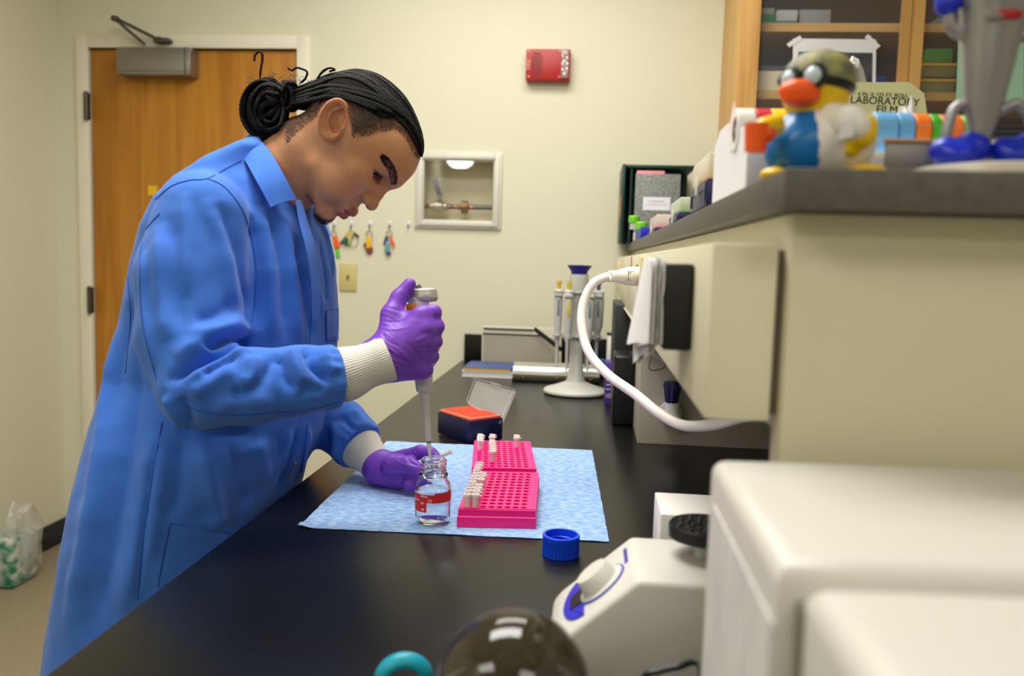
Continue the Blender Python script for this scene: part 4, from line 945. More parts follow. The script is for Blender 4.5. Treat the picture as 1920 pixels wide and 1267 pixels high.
def pipette(k, colr, name_c, fat=1):
    a = ANG[k]; c1 = sc+np.array([.062*math.cos(a), .062*math.sin(a), 0])
    t = thing('pipette', 'white hanging pipette with %s, on the carousel stand' % name_c, 'pipette', c1+np.array([0, 0, Z(690)]), 'pipettes on the carousel stand')
    c1 = c1+np.array([0, 0, 0])
    Mw = mat('pipette_grey', (198, 198, 196), .35)
    B().lathe([(.010, Z(624)), (.0125*fat, Z(610)), (.0135*fat, Z(570)), (.0128*fat, Z(545)), (.009, Z(543))], c1, seg=24).box(tuple(c1+np.array([-.012, -.018*fat, Z(556)])), tuple(c1+np.array([.012, .0, Z(550)])), .002).build('handle', Mw, t)
    B().lathe([(.0035, Z(690)), (.0045, Z(672)), (.0055, Z(640)), (.011, Z(630)), (.011, Z(624))], c1, seg=20).build('shaft', Mw, t)
    B().lathe([(.006, Z(543)), (.006, Z(534)), (.0075, Z(534)), (.0075, Z(527)), (.001, Z(527))], c1, seg=20).build('plunger_button', mat('plunger_'+name_c, colr, .4), t)
    B().box(tuple(c1+np.array([-.0035, -.0142*fat, Z(592)])), tuple(c1+np.array([.0045, -.012*fat, Z(562)])), .0005).build('volume_window', mat('plunger_yellow label', (214, 196, 60)) if k == 1 else mat('window_grey', (132, 136, 150), .4), t)
for k, c_, nm, ft in ((0, (226, 180, 40), 'an amber button', 1.0), (1, (214, 196, 60), 'a yellow window label', 1.0), (2, (90, 92, 96), 'a dark grey button', 1.1), (3, (60, 70, 120), 'a blue button at the right end', 1.35), (4, (140, 140, 140), 'a mid grey button behind the column', 1.2), (5, (190, 190, 186), 'a pale button behind the column', 1.0)):
    pipette(k, c_, nm, ft)
# books
q = atZ(865, 706, BZ); q2 = atZ(962, 709, BZ)
bk = [('white_book', 'thick white paged book at the bottom of the small stack by the wall', (228, 224, 214), .020, (214, 210, 206), (0, 0)), ('blue_yellow_book', 'blue book with yellow edge lying on top of the white book', (70, 92, 150), .013, (226, 178, 40), (.006, .004))]
z = BZ+.0004
for nm, lab, c_, h_, pg, of in bk:
    t = thing(nm, lab, 'book', (q[0]+.09, q[1]+.1, z))
    x0, y0 = q[0]+of[0], q[1]+of[1]; x1 = q2[0]-of[0]
    B().box((x0, y0, z), (x1, y0+.19, z+.0018), .0005).box((x0, y0, z+h_-.0018), (x1, y0+.19, z+h_), .0005).box((x1-.002, y0, z+.0018), (x1, y0+.19, z+h_-.0018)).build('cover', mat('cover_'+nm, c_, .4), t)
    B().box((x0+.003, y0+.002, z+.0019), (x1-.003, y0+.186, z+h_-.0019)).build('pages', mat('pages_'+nm, pg, .7), t)
    z += h_+.0004
# ribbed panel device
Mrib = mat('ribbed_ivory', (222, 216, 196), .5)
t = thing('ribbed_panel', 'cream ribbed panel with dark stripes and a slanted end standing near the back wall', 'panel', (atY(980, 690, 3.08)[0], 3.09, BZ))
P4 = [atY(x, y, 3.08) for x, y in ((903, 690), (904, 612), (1040, 617), (1052, 624), (1052, 690))]; P4 = [np.array([p[0], 3.08, max(p[2], BZ+.0005)]) for p in P4]
P4[0][2] = BZ+.0005; P4[4][2] = BZ+.0005
B().prism(P4, (0, .05, 0), .0).build('panel_body', Mrib, t)
rb = B()
zt, zb = P4[1][2]-.03, BZ+.02
n_r = 24
for k in range(n_r):
    z = zb+(zt-zb)*k/n_r; rb.box((P4[0][0]+.003, 3.077, z), (P4[3][0]-.004, 3.0799, z+(zt-zb)/n_r*.55))
rb.build('ribs', mat('rib_shade', (190, 184, 166), .6), t)
B().box((P4[0][0]+.004, 3.0755, P4[1][2]-.009), (P4[0][0]+.19, 3.0798, P4[1][2]-.004)).box((P4[0][0]+.002, 3.0755, P4[1][2]-.028), (P4[0][0]+.24, 3.0798, P4[1][2]-.023)).build('dark_stripe', Mdark, t)
A = atY(1003, 617, 3.05); Bp = atY(1052, 655, 3.0)
B().tube([A, Bp], .006, 8, flat=2).build('slanted_arm', Mdark, t)
# silver bar device
t = thing('paper_trimmer', 'silver bar device on a black tray on the far bench behind the pipette stand', 'trimmer', (atZ(1050, 712, BZ)[0], 2.86, BZ))
xa = atZ(962, 712, BZ)[0]; xb = .04; y0 = atZ(1000, 716, BZ)[1]
B().box((xa-.002, y0, BZ+.0005), (xb, y0+.205, BZ+.010), .002).build('tray', Mdark, t)
B().box((xa, y0+.01, BZ+.010), (xb, y0+.200, BZ+.024), .002).build('deck', mat('deck_bronze', (110, 106, 84), .3, .5), t)
rings = []
for x in (xa, xb):
    rings.append([(x, y0+.02+.10*(1-math.cos(a))/2+.0, BZ+.024+.036*math.sin(a)) for a in np.linspace(0, PI, 14)])
B().loft(rings).build('silver_bar', mat('silver_plastic', (186, 184, 176), .25, .6), t)
B().box((xa, y0+.125, BZ+.0245), (xb, y0+.195, BZ+.045), .004).build('rear_deck', Mstand, t)
for px in (982, 1045, 1108): B().sph((atZ(px, 712, BZ)[0], y0+.008, BZ+.014), (.006, .003, .003), 10).build('knob', mat('copper_knob', (150, 96, 70), .4, .5), t)
# small stuff behind the stand: tall white strip rack and a blue bottle cap
a = atY(1139, 628, 3.1); b2 = atY(1149, 690, 3.1)
t = thing('white_strip_holder', 'narrow white upright holder behind the pipette stand', 'holder', ((a[0]+b2[0])/2, 3.1, BZ))
B().box((a[0], 3.1, BZ), (b2[0], 3.16, a[2]), .002).build('holder_body', Mwhitep, t); B().box((a[0]-.002, 3.098, a[2]), (b2[0]+.002, 3.162, a[2]+.006)).build('top_edge', Mdark, t)
a = atY(1128, 672, 3.0)
t = thing('blue_topped_bottle', 'small dark bottle with a blue cap behind the pipette stand', 'bottle', (a[0], 3.0, BZ))
B().lathe([(.02, 0), (.02, .035), (.012, .045)], (a[0], 3.0, BZ)).build('bottle_body', Mdark, t); B().lathe([(.013, .045), (.013, .062), (.001, .063)], (a[0], 3.0, BZ)).build('cap', mat('mid_blue', (40, 110, 180), .4), t)
# vortex mixer
Mvx = mat('mixer_ivory', (210, 208, 199), .38)
yv0, yv1 = .785, .918
t = thing('vortex_mixer', 'ivory vortex mixer with a round knob and black cup beside the centrifuge', 'vortex mixer', (.10, .85, BZ))
prof = [(.185, BZ+.001), (.185, 1.018), (.055, 1.018), (-.020, .9510), (-.029, .938), (-.029, .927), (-.016, BZ+.001)]
B().prism([(x, yv0, z) for x, z in prof], (0, yv1-yv0, 0), .006).build('housing', Mvx, t, smooth=50)
pn = np.array([-(1.018-.962), 0, .063]); pn /= np.linalg.norm(pn); pd = np.array([-.063, 0, -.056]); pd /= np.linalg.norm(pd)   # normal, down-slope
top = np.array([.055, 0, 1.018])
def onp(s, y, h=0): return top+pd*s+np.array([0, y, 0])+pn*h
# blue display area (rounded end of the panel)
pl = [onp(.066, yv0+.012, .0005)]+[onp(.066+.028*math.sin(a), (yv0+yv1)/2-math.cos(a)*(yv1-yv0-.03)/2, .0005) for a in np.linspace(0, PI, 16)]
B().prism(pl, pn*.001).build('blue_panel', mat('panel_blue', (34, 40, 190), .4), t)
pl = [onp(.068, yv0+.045, .0016), onp(.068, yv0+.085, .0016), onp(.084, yv0+.08, .0016), onp(.084, yv0+.05, .0016)]
B().prism(pl, pn*.0006).build('rocker_switch', Mdark, t)
kc = onp(.043, yv0+.058, .0005)
B().lathe([(.0295, 0), (.0295, .0008), (.001, .0008)], kc, pn, 40).build('dial_ring', mat('panel_blue', (0, 0, 0)), t)
B().lathe([(.0275, .0005), (.0275, .0015), (.021, .003), (.0195, .016), (.018, .018), (.001, .018)], kc, pn, 40).build('knob', Mvx, t)
lb = B()
for k in range(4): 
    p = onp(.010, yv0+.070+.011*k, .0006); lb.box((-.0022, -.0045, 0), (.0022, .0045, .0004), 0, 2, frameM(p, pd, (0, 1, 0)))
lb.build('blue_mark', mat('print_blue', (60, 70, 170), .5), t)
vc = np.array([.128, .868])
B().lathe([(.010, 1.018), (.010, 1.034), (.020, 1.036)], (vc[0], vc[1], 0), seg=32).build('drive_post', Mstand, t)
B().lathe([(.026, 1.034), (.037, 1.038), (.0375, 1.050), (.036, 1.052), (.030, 1.0505), (.001, 1.049)], (vc[0], vc[1], 0), seg=48).build('rubber_cup', Mdark, t)
db = B()
for k in range(30):
    a = k*2.4; r = .0325*math.sqrt((k+.5)/30); db.sph((vc[0]+r*math.cos(a), vc[1]+r*math.sin(a), 1.0505), (.0026, .0026, .0018), 8)
db.build('rubber_nubs', Mdark, t)
# white box behind the mixer
a = atZ(1237, 1003, BZ); zt = None
Yb = 1.03; xa = atY(1237, 1000, Yb)[0]; zt = atY(1237, 963, Yb+.0)[2]
t = thing('white_power_supply', 'plain white low box on the bench behind the vortex mixer', 'box', (.15, 1.06, BZ))
B().box((xa, Yb, BZ+.001), (.24, Yb+.10, zt), .002).build('case', Mwhitep, t)
B().box((xa+.01, Yb-.001, zt-.012), (.23, Yb-.0002, zt-.010)).build('seam', Mstand, t)
# big centrifuge
Mcen = mat('centrifuge_white', (212, 209, 200), .38)
t = thing('centrifuge', 'large off white lidded benchtop machine filling the lower right foreground', 'centrifuge', (.3, .4, BZ))
zt = 1.18; X0c = .094
def rbx(x0, y0, z0, x1, y1, z1, r=.010): return B().box((x0, y0, z0), (x1, y1, z1), r, 5)
body = B()
rings = []
N_ = 30
top_pts = []
yb0, yf0 = .618, .398
# slightly bowed top edges: plan outline bulges to back in the middle
def outline(x0, x1, yf, yb, bulge, r):
    o = []
    for k in range(12):      # back edge, left to right, bulging
        u = k/11; o.append((x0+(x1-x0)*u, yb+bulge*math.sin(PI*min(u*1.0, 1))))
    for k in range(12):
        u = k/11; o.append((x1+(x0-x1)*u, yf+bulge*.8*math.sin(PI*u)))
    return o
def bowbox(b_, x0, x1, yf, yb, z0, z1, bulge, rr=.012):
    o = np.array(outline(x0, x1, yf, yb, bulge, 0)); c = o.mean(0)
    rings = []
    for k in range(7):
        a = k/6*PI/2; ins = rr*(1-math.cos(a)); zz = z1-rr+rr*math.sin(a)
        sc_ = 1-ins/np.array([(x1-x0)/2, (yb-yf)/2]); rings.append([(c[0]+(p[0]-c[0])*sc_[0], c[1]+(p[1]-c[1])*sc_[1], zz) for p in o])
    rings = [[(p[0], p[1], z0) for p in o]]+rings
    b_.loft(rings)
bowbox(body, X0c, .52, yf0, yb0, BZ+.012, zt, .016); body.build('housing', Mcen, t, smooth=45)
lid_ = B(); bowbox(lid_, X0c+.011, .52, .16, yf0-.007, BZ+.03, zt-.004, .012, .016); lid_.build('front_lid', Mcen, t, smooth=45)
B().box((X0c+.010, yf0-.010, BZ+.03), (.51, yf0+.004, zt-.018)).build('gap_strip', mat('gap_grey', (120, 116, 100), .6), t)
B().box((X0c-.0012, .40, BZ+.04), (X0c-.0002, .60, zt-.03)).build('side_sheet', mat('lavender_print', (224, 222, 220), .7, noisec=.2, nscale=14, stretch=(1, 5, 1), rgb2=(204, 202, 206)), t)
vb = B()
for k in range(0): vb.box((X0c-.0012, .40+.012*k, BZ+.05), (X0c+.001, .404+.012*k, BZ+.20), .0004)
vb.bm.free()
for x in (X0c+.03, .48):
    for y in (.19, .58): B().cyl((x, y, BZ), (x, y, BZ+.03), .012).build('foot', Mdark, t)
# mini centrifuge with smoky dome
mc = atY(962, 1290, .62); Rm = 152*.62/FPX
t = thing('mini_centrifuge', 'mini centrifuge with a smoky see through dome at the bottom edge', 'mini centrifuge', (mc[0], .62, BZ))
B().lathe([(Rm*.9, 0), (Rm*1.08, .006), (Rm*1.12, mc[2]-BZ-.03), (Rm*1.03, mc[2]-BZ-.008), (Rm*.9, mc[2]-BZ-.004)], (mc[0], .62, BZ), seg=64).build('base', mat('pale_body', (196, 190, 166), .4), t)
Msmoke = mat('smoky_dome', (60, 52, 36), rough=.05, alpha=.62, spec=.7)
prof = [(Rm*math.cos(a), Rm*math.sin(a)) for a in np.linspace(-.02, PI/2-.01, 24)]
B().lathe(prof+[(r*.97, h*.97) for r, h in prof[::-1]], tuple(mc), seg=64, cap=False).build('dome', Msmoke, t)
B().lathe([(.045, 0), (.045, .006), (.03, .014), (.012, .018), (.012, .026), (.001, .028)], (mc[0], .62, mc[2]-.004), seg=48).build('rotor', mat('rotor_dark', (44, 42, 44), .4), t)
for k in range(8):
    a = k*PI/4; B().cyl((mc[0]+.034*math.cos(a), .62+.034*math.sin(a), mc[2]+.006), (mc[0]+.026*math.cos(a), .62+.026*math.sin(a), mc[2]+.022), .006, seg=12).build('rotor_sleeve', Mdark, t)
tb = B().box((mc[0]-.02, .62-Rm*.85, mc[2]+.001), (mc[0]+.02, .62-Rm*.55, mc[2]+.006), .002).build('red_latch', mat('latch_red', (176, 50, 40), .4), t)
# teal handle ring
rc_ = atY(757, 1275, .74); Rt = 44*.74/FPX
b_ = B(); zc = rc_[2]; pr = []
tt = [(rc_[0]-Rt, .74, BZ+.004)]+[(rc_[0]+Rt*math.cos(a), .74+.006*math.cos(a), zc+Rt*.95*math.sin(a)) for a in np.linspace(PI, 0, 20)]+[(rc_[0]+Rt, .74, BZ+.004)]
b_.tube(tt, .0052, 14, flat=1.6); o = b_.build('teal_handle', mat('teal_rubber', (0, 150, 172), .4))
tag(o, 'teal arched plastic handle at the bottom edge beside the smoky dome', 'handle')
# dark cable at the mixer foot
cb = [atY(1205, 1275, .70), atY(1235, 1258, .70), atY(1270, 1250, .70), atY(1312, 1247, .70)]
pp = [(-.05, .66, BZ+.004), (.0, .70, BZ+.02)]
o = B().tube(crv([(cb[0][0]-.01, .70, BZ+.003), cb[0], cb[1], cb[2], cb[3], (X0c+.0015, .614, cb[3][2]-.004)], 8), .003, 8).build('black_cable', Mdark); tag(o, 'thin black cable looping in front of the vortex mixer', 'cable')
# bag on the floor
bgx, bgy = -2.095, 2.87
t = thing('floor_bag', 'clear plastic bag with green print leaning by the left wall', 'bag', (bgx, bgy, FZ))
b_ = B(); b_.sph((0, 0, 0), 1, 26)
for v in b_.bm.verts:
    n = noise.noise(v.co*2.1); v.co = Vector((v.co.x*.058, v.co.y*.10, v.co.z*.16))*(1+.25*n)
    v.co.x = max(v.co.x, -.078); v.co.z = max(v.co.z, -.134)
b_.bm.transform(Matrix.Translation((bgx, bgy, FZ+.135))); b_.build('bag_film', mat('bag_clear', (206, 208, 196), .2, alpha=.5), t, smooth=0)
B().box((bgx-.05, bgy-.10, FZ+.006), (bgx+.04, bgy+.05, FZ+.19), .012).build('green_pack', mat('green_print', (30, 120, 90), .5, noisec=.5, nscale=26, rgb2=(200, 206, 196)), t)
# ================================================================== PERSON
Mskin = mat('skin', (180, 120, 82), rough=.42, sss=.12, bump=.12, bscale=260)
def vcol(mt, speck=0):
    nt = mt.node_tree; b = nt.nodes['Principled BSDF']; a = nt.nodes.new('ShaderNodeVertexColor'); a.layer_name = 'Col'
    if not speck: nt.links.new(a.outputs[0], b.inputs['Base Color']); return
    tc = nt.nodes.new('ShaderNodeTexCoord'); nz = nt.nodes.new('ShaderNodeTexNoise'); nz.inputs['Scale'].default_value = 620; nz.inputs['Detail'].default_value = 2
    r = nt.nodes.new('ShaderNodeValToRGB'); r.color_ramp.elements[0].position = .62; r.color_ramp.elements[1].position = .72
    r.color_ramp.elements[0].color = (1, 1, 1, 1); r.color_ramp.elements[1].color = (.72, .62, .56, 1)
    n2 = nt.nodes.new('ShaderNodeTexNoise'); n2.inputs['Scale'].default_value = 28; n2.inputs['Detail'].default_value = 3
    r2 = nt.nodes.new('ShaderNodeValToRGB'); r2.color_ramp.elements[0].position = .35; r2.color_ramp.elements[1].position = .7
    r2.color_ramp.elements[0].color = (.92, .86, .82, 1); r2.color_ramp.elements[1].color = (1.0, 1, 1, 1)
    nt.links.new(tc.outputs['Object'], nz.inputs[0]); nt.links.new(tc.outputs['Object'], n2.inputs[0]); nt.links.new(nz.outputs[0], r.inputs[0]); nt.links.new(n2.outputs[0], r2.inputs[0])
    m1_ = nt.nodes.new('ShaderNodeMixRGB'); m1_.blend_type = 'MULTIPLY'; m1_.inputs[0].default_value = 1
    m2_ = nt.nodes.new('ShaderNodeMixRGB'); m2_.blend_type = 'MULTIPLY'; m2_.inputs[0].default_value = 1
    nt.links.new(a.outputs[0], m1_.inputs[1]); nt.links.new(r.outputs[0], m1_.inputs[2]); nt.links.new(m1_.outputs[0], m2_.inputs[1]); nt.links.new(r2.outputs[0], m2_.inputs[2]); nt.links.new(m2_.outputs[0], b.inputs['Base Color'])
vcol(Mskin, 1)
def px2(X):      # world points (N,3) -> pixels
    c = (np.asarray(X)-CAM) @ RC; return np.stack([960+FPX*c[:, 0]/c[:, 2], 633.5+FPX*c[:, 1]/c[:, 2]], 1)
person = thing('person', 'person with black braids in a blue lab coat bending over the bench holding a pipette', 'person', (-.76, 1.38, .065))
pit = math.radians(58)
HF = np.array([math.cos(pit), 0, -math.sin(pit)]); HL = np.array([0, 1., 0]); HU = np.cross(HF, HL)
HO = atY(637, 243, 1.30)+.072*HL
def hp(px, py, l):
    r = ray(px, py); t = ((HO-CAM)@HL+l)/(r@HL); q = CAM+r*t-HO; return np.array([q@HF, q@HL, q@HU])
def hw(q): q = np.asarray(q, float); return HO+q[..., :1]*HF+q[..., 1:2]*HL+q[..., 2:3]*HU
def toloc(p): q = np.asarray(p, float)-HO; return np.array([q@HF, q@HL, q@HU])
NK = [toloc(atY(575, 285, 1.385)), toloc(atY(536, 328, 1.39)), toloc(atY(480, 400, 1.395))]
EA = np.array([-.60, .80]); EB = np.array([.80, .60])
EYC = np.array([.0808, .0335, .0072]); _a1 = np.array([-.60, .74, .28]); _a1 /= np.linalg.norm(_a1); _a2 = np.array([.80, .55, 0]); _a2 -= _a2@_a1*_a1; _a2 /= np.linalg.norm(_a2); _a3 = np.cross(_a1, _a2); _a3 = _a3 if _a3[2] > 0 else -_a3; EYR = [_a1, _a2, _a3]
def headf(P):
    f, l, u = P; al = np.abs(l); Q = [f, al, u]
    d = ell(Q, (.003, 0, .020), (.097, .0745, .083))
    d = smin(d, ell(Q, (.046, 0, .034), (.0595, .057, .056)), .02)
    d = smin(d, ell(Q, (.044, 0, -.030), (.054, .0565, .060)), .02)
    d = smin(d, rc(Q, (.022, .040, -.068), (.078, .018, -.100), .0120, .013), .035)
    d = smin(d, ell(Q, (.040, 0, -.062), (.048, .044, .040)), .02)
    d = smin(d, ell(Q, (.083, 0, -.104), (.0175, .018, .0155)), .014)
    d = smin(d, ell(Q, (.064, .044, -.014), (.022, .018, .018)), .022)
    d = smin(d, ell(Q, (.062, .036, -.050), (.030, .024, .028)), .02)
    d = smin(d, ell(Q, (.083, 0, -.068), (.0235, .027, .023)), .012)
    d = smin(d, rc(Q, (.0945, .008, .021), (.072, .043, .031), .0105, .009), .014)
    d = smax(d, -ell(Q, (.100, .0325, .0075), (.0185, .0170, .0100)), .012)
    # lids over the eyeball, open in a narrow slit
    c = np.array([.0712, .0325, .0065])
    d = smin(d, np.sqrt((f-c[0])**2+(al-c[1])**2+(u-c[2])**2)-.0142, .004)
    d = smax(d, -ell(Q, EYC, (.0215, .0180, .0064), EYR), .0012)
    # nose
    d = smin(d, chain(Q, [(.0962, 0, .004), (.1030, 0, -.012), (.1085, 0, -.026)], [.0080, .0078, .0092], .004), .008)
    d = smin(d, ell(Q, (.1105, 0, -.0305), (.0108, .0115, .0100)), .005)
    d = smin(d, ell(Q, (.1005, .0140, -.0310), (.0105, .0072, .0088)), .0040)
    d = smax(d, -chain(Q, [(.0955, .0205, -.0185), (.0895, .0235, -.0270), (.0895, .0235, -.0400)], [.0010, .0014, .0010], .001), .004)
    d = smax(d, -ell(Q, (.1075, .0078, -.0410), (.0070, .0036, .0040)), .002)
    d = smax(d, -rc(Q, (.098, .0235, -.040), (.084, .034, -.062), .001, .001)+.0015, .006)
    # mouth
    d = smin(d, chain(Q, [(.1050, 0, -.0645), (.1015, .010, -.0640), (.0885, .0240, -.0665)], [.0084, .0078, .0036], .003), .003)
    d = smin(d, chain(Q, [(.1005, 0, -.0795), (.0975, .010, -.0785), (.0870, .0230, -.0700)], [.0088, .0080, .0036], .003), .003)
    d = smax(d, -chain(Q, [(.1120, 0, -.0722), (.1060, .012, -.0712), (.0895, .0262, -.0670)], [.0026, .0022, .0014], .001), .0016)
    d = smax(d, -rc(Q, (.1045, 0, -.0910), (.0975, .012, -.0910), .0030, .002), .006)
    # ear
    x, z = f+.0145, u-.0015; s_, t_ = x*EA[0]+z*EA[1], x*EB[0]+z*EB[1]; n = al-.0755+.50*t_-.002
    e = ell([s_, t_, n], (0, -.001, 0), (.0335, .0195, .0060))
    rr = np.sqrt((s_/.0300)**2+((t_+.001)/.0178)**2)+1e-6
    rim = np.sqrt(((rr-1)*.019)**2+(n-.0035)**2)-.0031
    e = smax(e, -ell([s_, t_, n], (.004, .001, .0075), (.0240, .0135, .0125)), .002)
    e = smin(e, rim, .002)
    r2_ = np.sqrt(((s_-.001)/.0190)**2+((t_-.003)/.0110)**2)+1e-6
    anti = np.sqrt(((r2_-1)*.013)**2+(n-.0020)**2)-.0022; anti = np.maximum(anti, t_-.003)
    e = smin(e, anti, .002)
    e = smin(e, ell([s_, t_, n], (-.0275, .001, .001), (.0075, .0075, .0045)), .004)
    e = smin(e, ell([s_, t_, n], (-.0085, .0135, .004), (.0055, .0045, .0045)), .003)
    e = smax(e, -ell([s_, t_, n], (-.0060, .0055, .000), (.0125, .0070, .0160)), .0025)
    d = smin(d, e, .004)
    N_ = [f, l, u]
    d = smin(d, chain(N_, [(-.012, 0, -.02), NK[0], NK[1], NK[2]], [.054, .057, .062, .072], .01), .026)
    d = smax(d, -rc(N_, hp(558, 312, -.064), hp(564, 376, -.050), .0015, .0015), .010)
    return d
hb_ = sdf_mesh(headf, (-.24, -.105, -.30), (.135, .105, .13), .0019)
relax(hb_, 1, .35)
loc = np.array([v.co[:] for v in hb_.verts])
for v, q in zip(hb_.verts, hw(loc)): v.co = q
if hb_.calc_volume(signed=True) < 0: bmesh.ops.reverse_faces(hb_, faces=hb_.faces[:])
hb_.normal_update()
HBVH = BVHTree.FromBMesh(hb_)
mirr = loc.copy(); mirr[:, 1] = -np.abs(loc[:, 1]); PX = px2(hw(mirr))
def poly_sd(p, poly):                  # signed distance (positive inside)
    poly = np.array(poly, float); d = np.full(len(p), 1e9); ins = np.zeros(len(p), bool)
    for i in range(len(poly)):
        a, b = poly[i], poly[(i+1) % len(poly)]; ab = b-a
        t = np.clip(((p-a)@ab)/(ab@ab), 0, 1); d = np.minimum(d, np.linalg.norm(p-a-t[:, None]*ab, axis=1))
        c = ((a[1] > p[:, 1]) != (b[1] > p[:, 1])) & (p[:, 0] < (b[0]-a[0])*(p[:, 1]-a[1])/(b[1]-a[1]+1e-12)+a[0]); ins ^= c
    return np.where(ins, d, -d)
HAIR = [(540, 270), (556, 250), (585, 226), (612, 205), (628, 192), (652, 200), (660, 232), (664, 258), (690, 256), (712, 248), (728, 246), (745, 243), (762, 262), (776, 290), (783, 302), (830, 290), (830, 150), (690, 60), (560, 90), (470, 180), (490, 250)]
nz_ = np.array([noise.noise(Vector(tuple(q*90))) for q in loc]); nz2 = np.array([noise.noise(Vector(tuple(q*260))) for q in loc])
sd = poly_sd(PX, HAIR)+nz_*5+nz2*5
earm = (np.abs(loc[:, 1]) > .0745-.45*np.clip((loc[:, 0]+.0145)*EB[0]+(loc[:, 2]-.0015)*EB[1], -.03, .03)) & (np.abs((loc[:, 0]+.0145)*EA[0]+(loc[:, 2]-.0015)*EA[1]) < .036) & (np.abs((loc[:, 0]+.0145)*EB[0]+(loc[:, 2]-.0015)*EB[1]) < .021)
wh = np.clip((sd+5)/18, 0, 1)*.50+np.clip((sd-14)/16, 0, 1)*.48; wh[earm] = 0
skin = np.array(lin((202, 146, 104))); scalp = np.array(lin((46, 34, 28))); lipc = np.array(lin((168, 84, 84))); dk_ = np.array(lin((34, 24, 20)))
col = skin[None]*(1-wh[:, None])+scalp[None]*wh[:, None]
al = np.abs(loc[:, 1])
Lq = [loc[:, 0], al, loc[:, 2]]
dl = np.minimum(chain(Lq, [(.1050, 0, -.0645), (.1015, .010, -.0640), (.0885, .0240, -.0665)], [.0080, .0074, .0034]), chain(Lq, [(.1005, 0, -.0795), (.0975, .010, -.0785), (.0870, .0230, -.0700)], [.0086, .0078, .0034]))
wl = np.clip((.0012-dl)/.0012, 0, 1)*(loc[:, 0] > .084)*.9
col = col*(1-wl[:, None])+lipc*wl[:, None]
bd_ = np.linalg.norm((np.stack(Lq, 1)-np.array([.088, 0, -.110]))/np.array([.018, .020, .013]), axis=1)
wb_ = np.clip((1.25-bd_)*2.2+nz_*.5, 0, .85); bd2 = rc(Lq, (.110, .006, -.055), (.096, .022, -.058), 0, 0); wb_ = np.maximum(wb_, np.clip((.0045-bd2)/.004+nz_*.4, 0, .30))
bj = rc(Lq, (.070, .030, -.112), (.030, .050, -.085), 0, 0); wb_ = np.maximum(wb_, np.clip((.010-bj)/.012+nz_*.3, 0, .16))
col = col*(1-wb_[:, None])+dk_*wb_[:, None]
# reddish ear / cheek warmth belongs to the skin
wr = np.clip(1-np.linalg.norm((np.stack(Lq, 1)-np.array([.07, .05, -.035]))/.03, axis=1), 0, 1)*.25+earm*.25
col = col*(1-wr[:, None])+np.array(lin((190, 104, 78)))*wr[:, None]
body = bobj(hb_, 'body', Mskin, person)
ca = body.data.color_attributes.new('Col', 'FLOAT_COLOR', 'POINT')
ca.data.foreach_set('color', np.concatenate([col, np.ones((len(col), 1))], 1).astype(np.float32).ravel())
# eyes
Mscl = mat('eye_white', (176, 164, 152), .2); Miris = mat('iris_dark', (26, 16, 12), .08)
for sgn in (-1, 1):
    c = hw(np.array([.0712, .0325*sgn, .0065])); dr = hw(np.array([.0712+1, (.0325+.48)*sgn, .0065-.18]))-c; dr /= np.linalg.norm(dr)
    e = B().sph(c, .0131, 24).build('eye', Mscl, person)
    B().sph(c+dr*.0031, .0108, 24).build('iris', Miris, e)
    lb = B()
    edge = []
    for k in range(22):
        u = -1+2*k/21; q = EYC+_a1*u*.0150+_a3*.0058*math.sqrt(max(1-u*u, 0)); n = q-np.array([.0712, .0325, .0065]); n /= np.linalg.norm(n); q = np.array([.0712, .0325, .0065])+n*.0146
        edge.append(q*np.array([1, sgn, 1])); e1 = q+n*.0028+_a3*.0006; e2 = q+n*.0046+_a3*.0018
        lb.tube([hw(q*np.array([1, sgn, 1])), hw(e1*np.array([1, sgn, 1])), hw(e2*np.array([1, sgn, 1]))], [.00035, .00025, .0001], 4)
    lb.tube([hw(e_) for e_ in edge], [.0003+.0006*math.sin(PI*k/21) for k in range(22)], 5)
    lb.build('eyelashes', mat('hair_black', (14, 12, 11), .5), person)
# eyebrows : short strands
BPTH = crv([(.1035, .0085, .0150), (.1000, .015, .0240), (.0920, .026, .0300), (.083, .035, .0330), (.067, .045, .0335)], 20)
Mhair = mat('hair_black', (0, 0, 0)); Mbraid = mat('braid_black', (9, 8, 8), rough=.62, spec=.22)
BPX = crv([(717, 294, 2.5), (722, 300, 5.5), (729, 309, 6.5), (735, 322, 6.2), (738, 335, 5.2), (738, 347, 3.0)], 12); bro = []
for k in range(700):
    i = random.randrange(len(BPX)-1); a_, b_ = np.array(BPX[i]), np.array(BPX[i+1]); d_ = (b_-a_)[:2]; d_ /= np.linalg.norm(d_); v = random.uniform(-1, 1)
    x, y = a_[:2]+np.array([-d_[1], d_[0]])*v*a_[2]
    h = HBVH.ray_cast(Vector(CAM), Vector(ray(x, y)).normalized())
    if h[0] is None: continue
    p_ = toloc(np.array(h[0])); n_ = toloc(HO+np.array(h[1])); dr = toloc(HO+(RC@np.array([-d_[0]-d_[1]*v*.3+.15, -d_[1]+.3*d_[0]*v, 0]))); dr = dr-n_*(dr@n_); dr /= np.linalg.norm(dr); bro.append((p_, n_, dr))
for sgn in (-1, 1):
    eb = B(); S_m = np.array([1, -sgn, 1])
    for p_, n_, dr in bro:
        if p_[1] > -.003: continue
        eb.tube([hw((p_-n_*.0004)*S_m), hw((p_+dr*.0020+n_*.0006)*S_m), hw((p_+dr*.0042+n_*.0003)*S_m)], [.0003, .00028, .0001], 4)
    eb.build('eyebrow', Mhair, person)
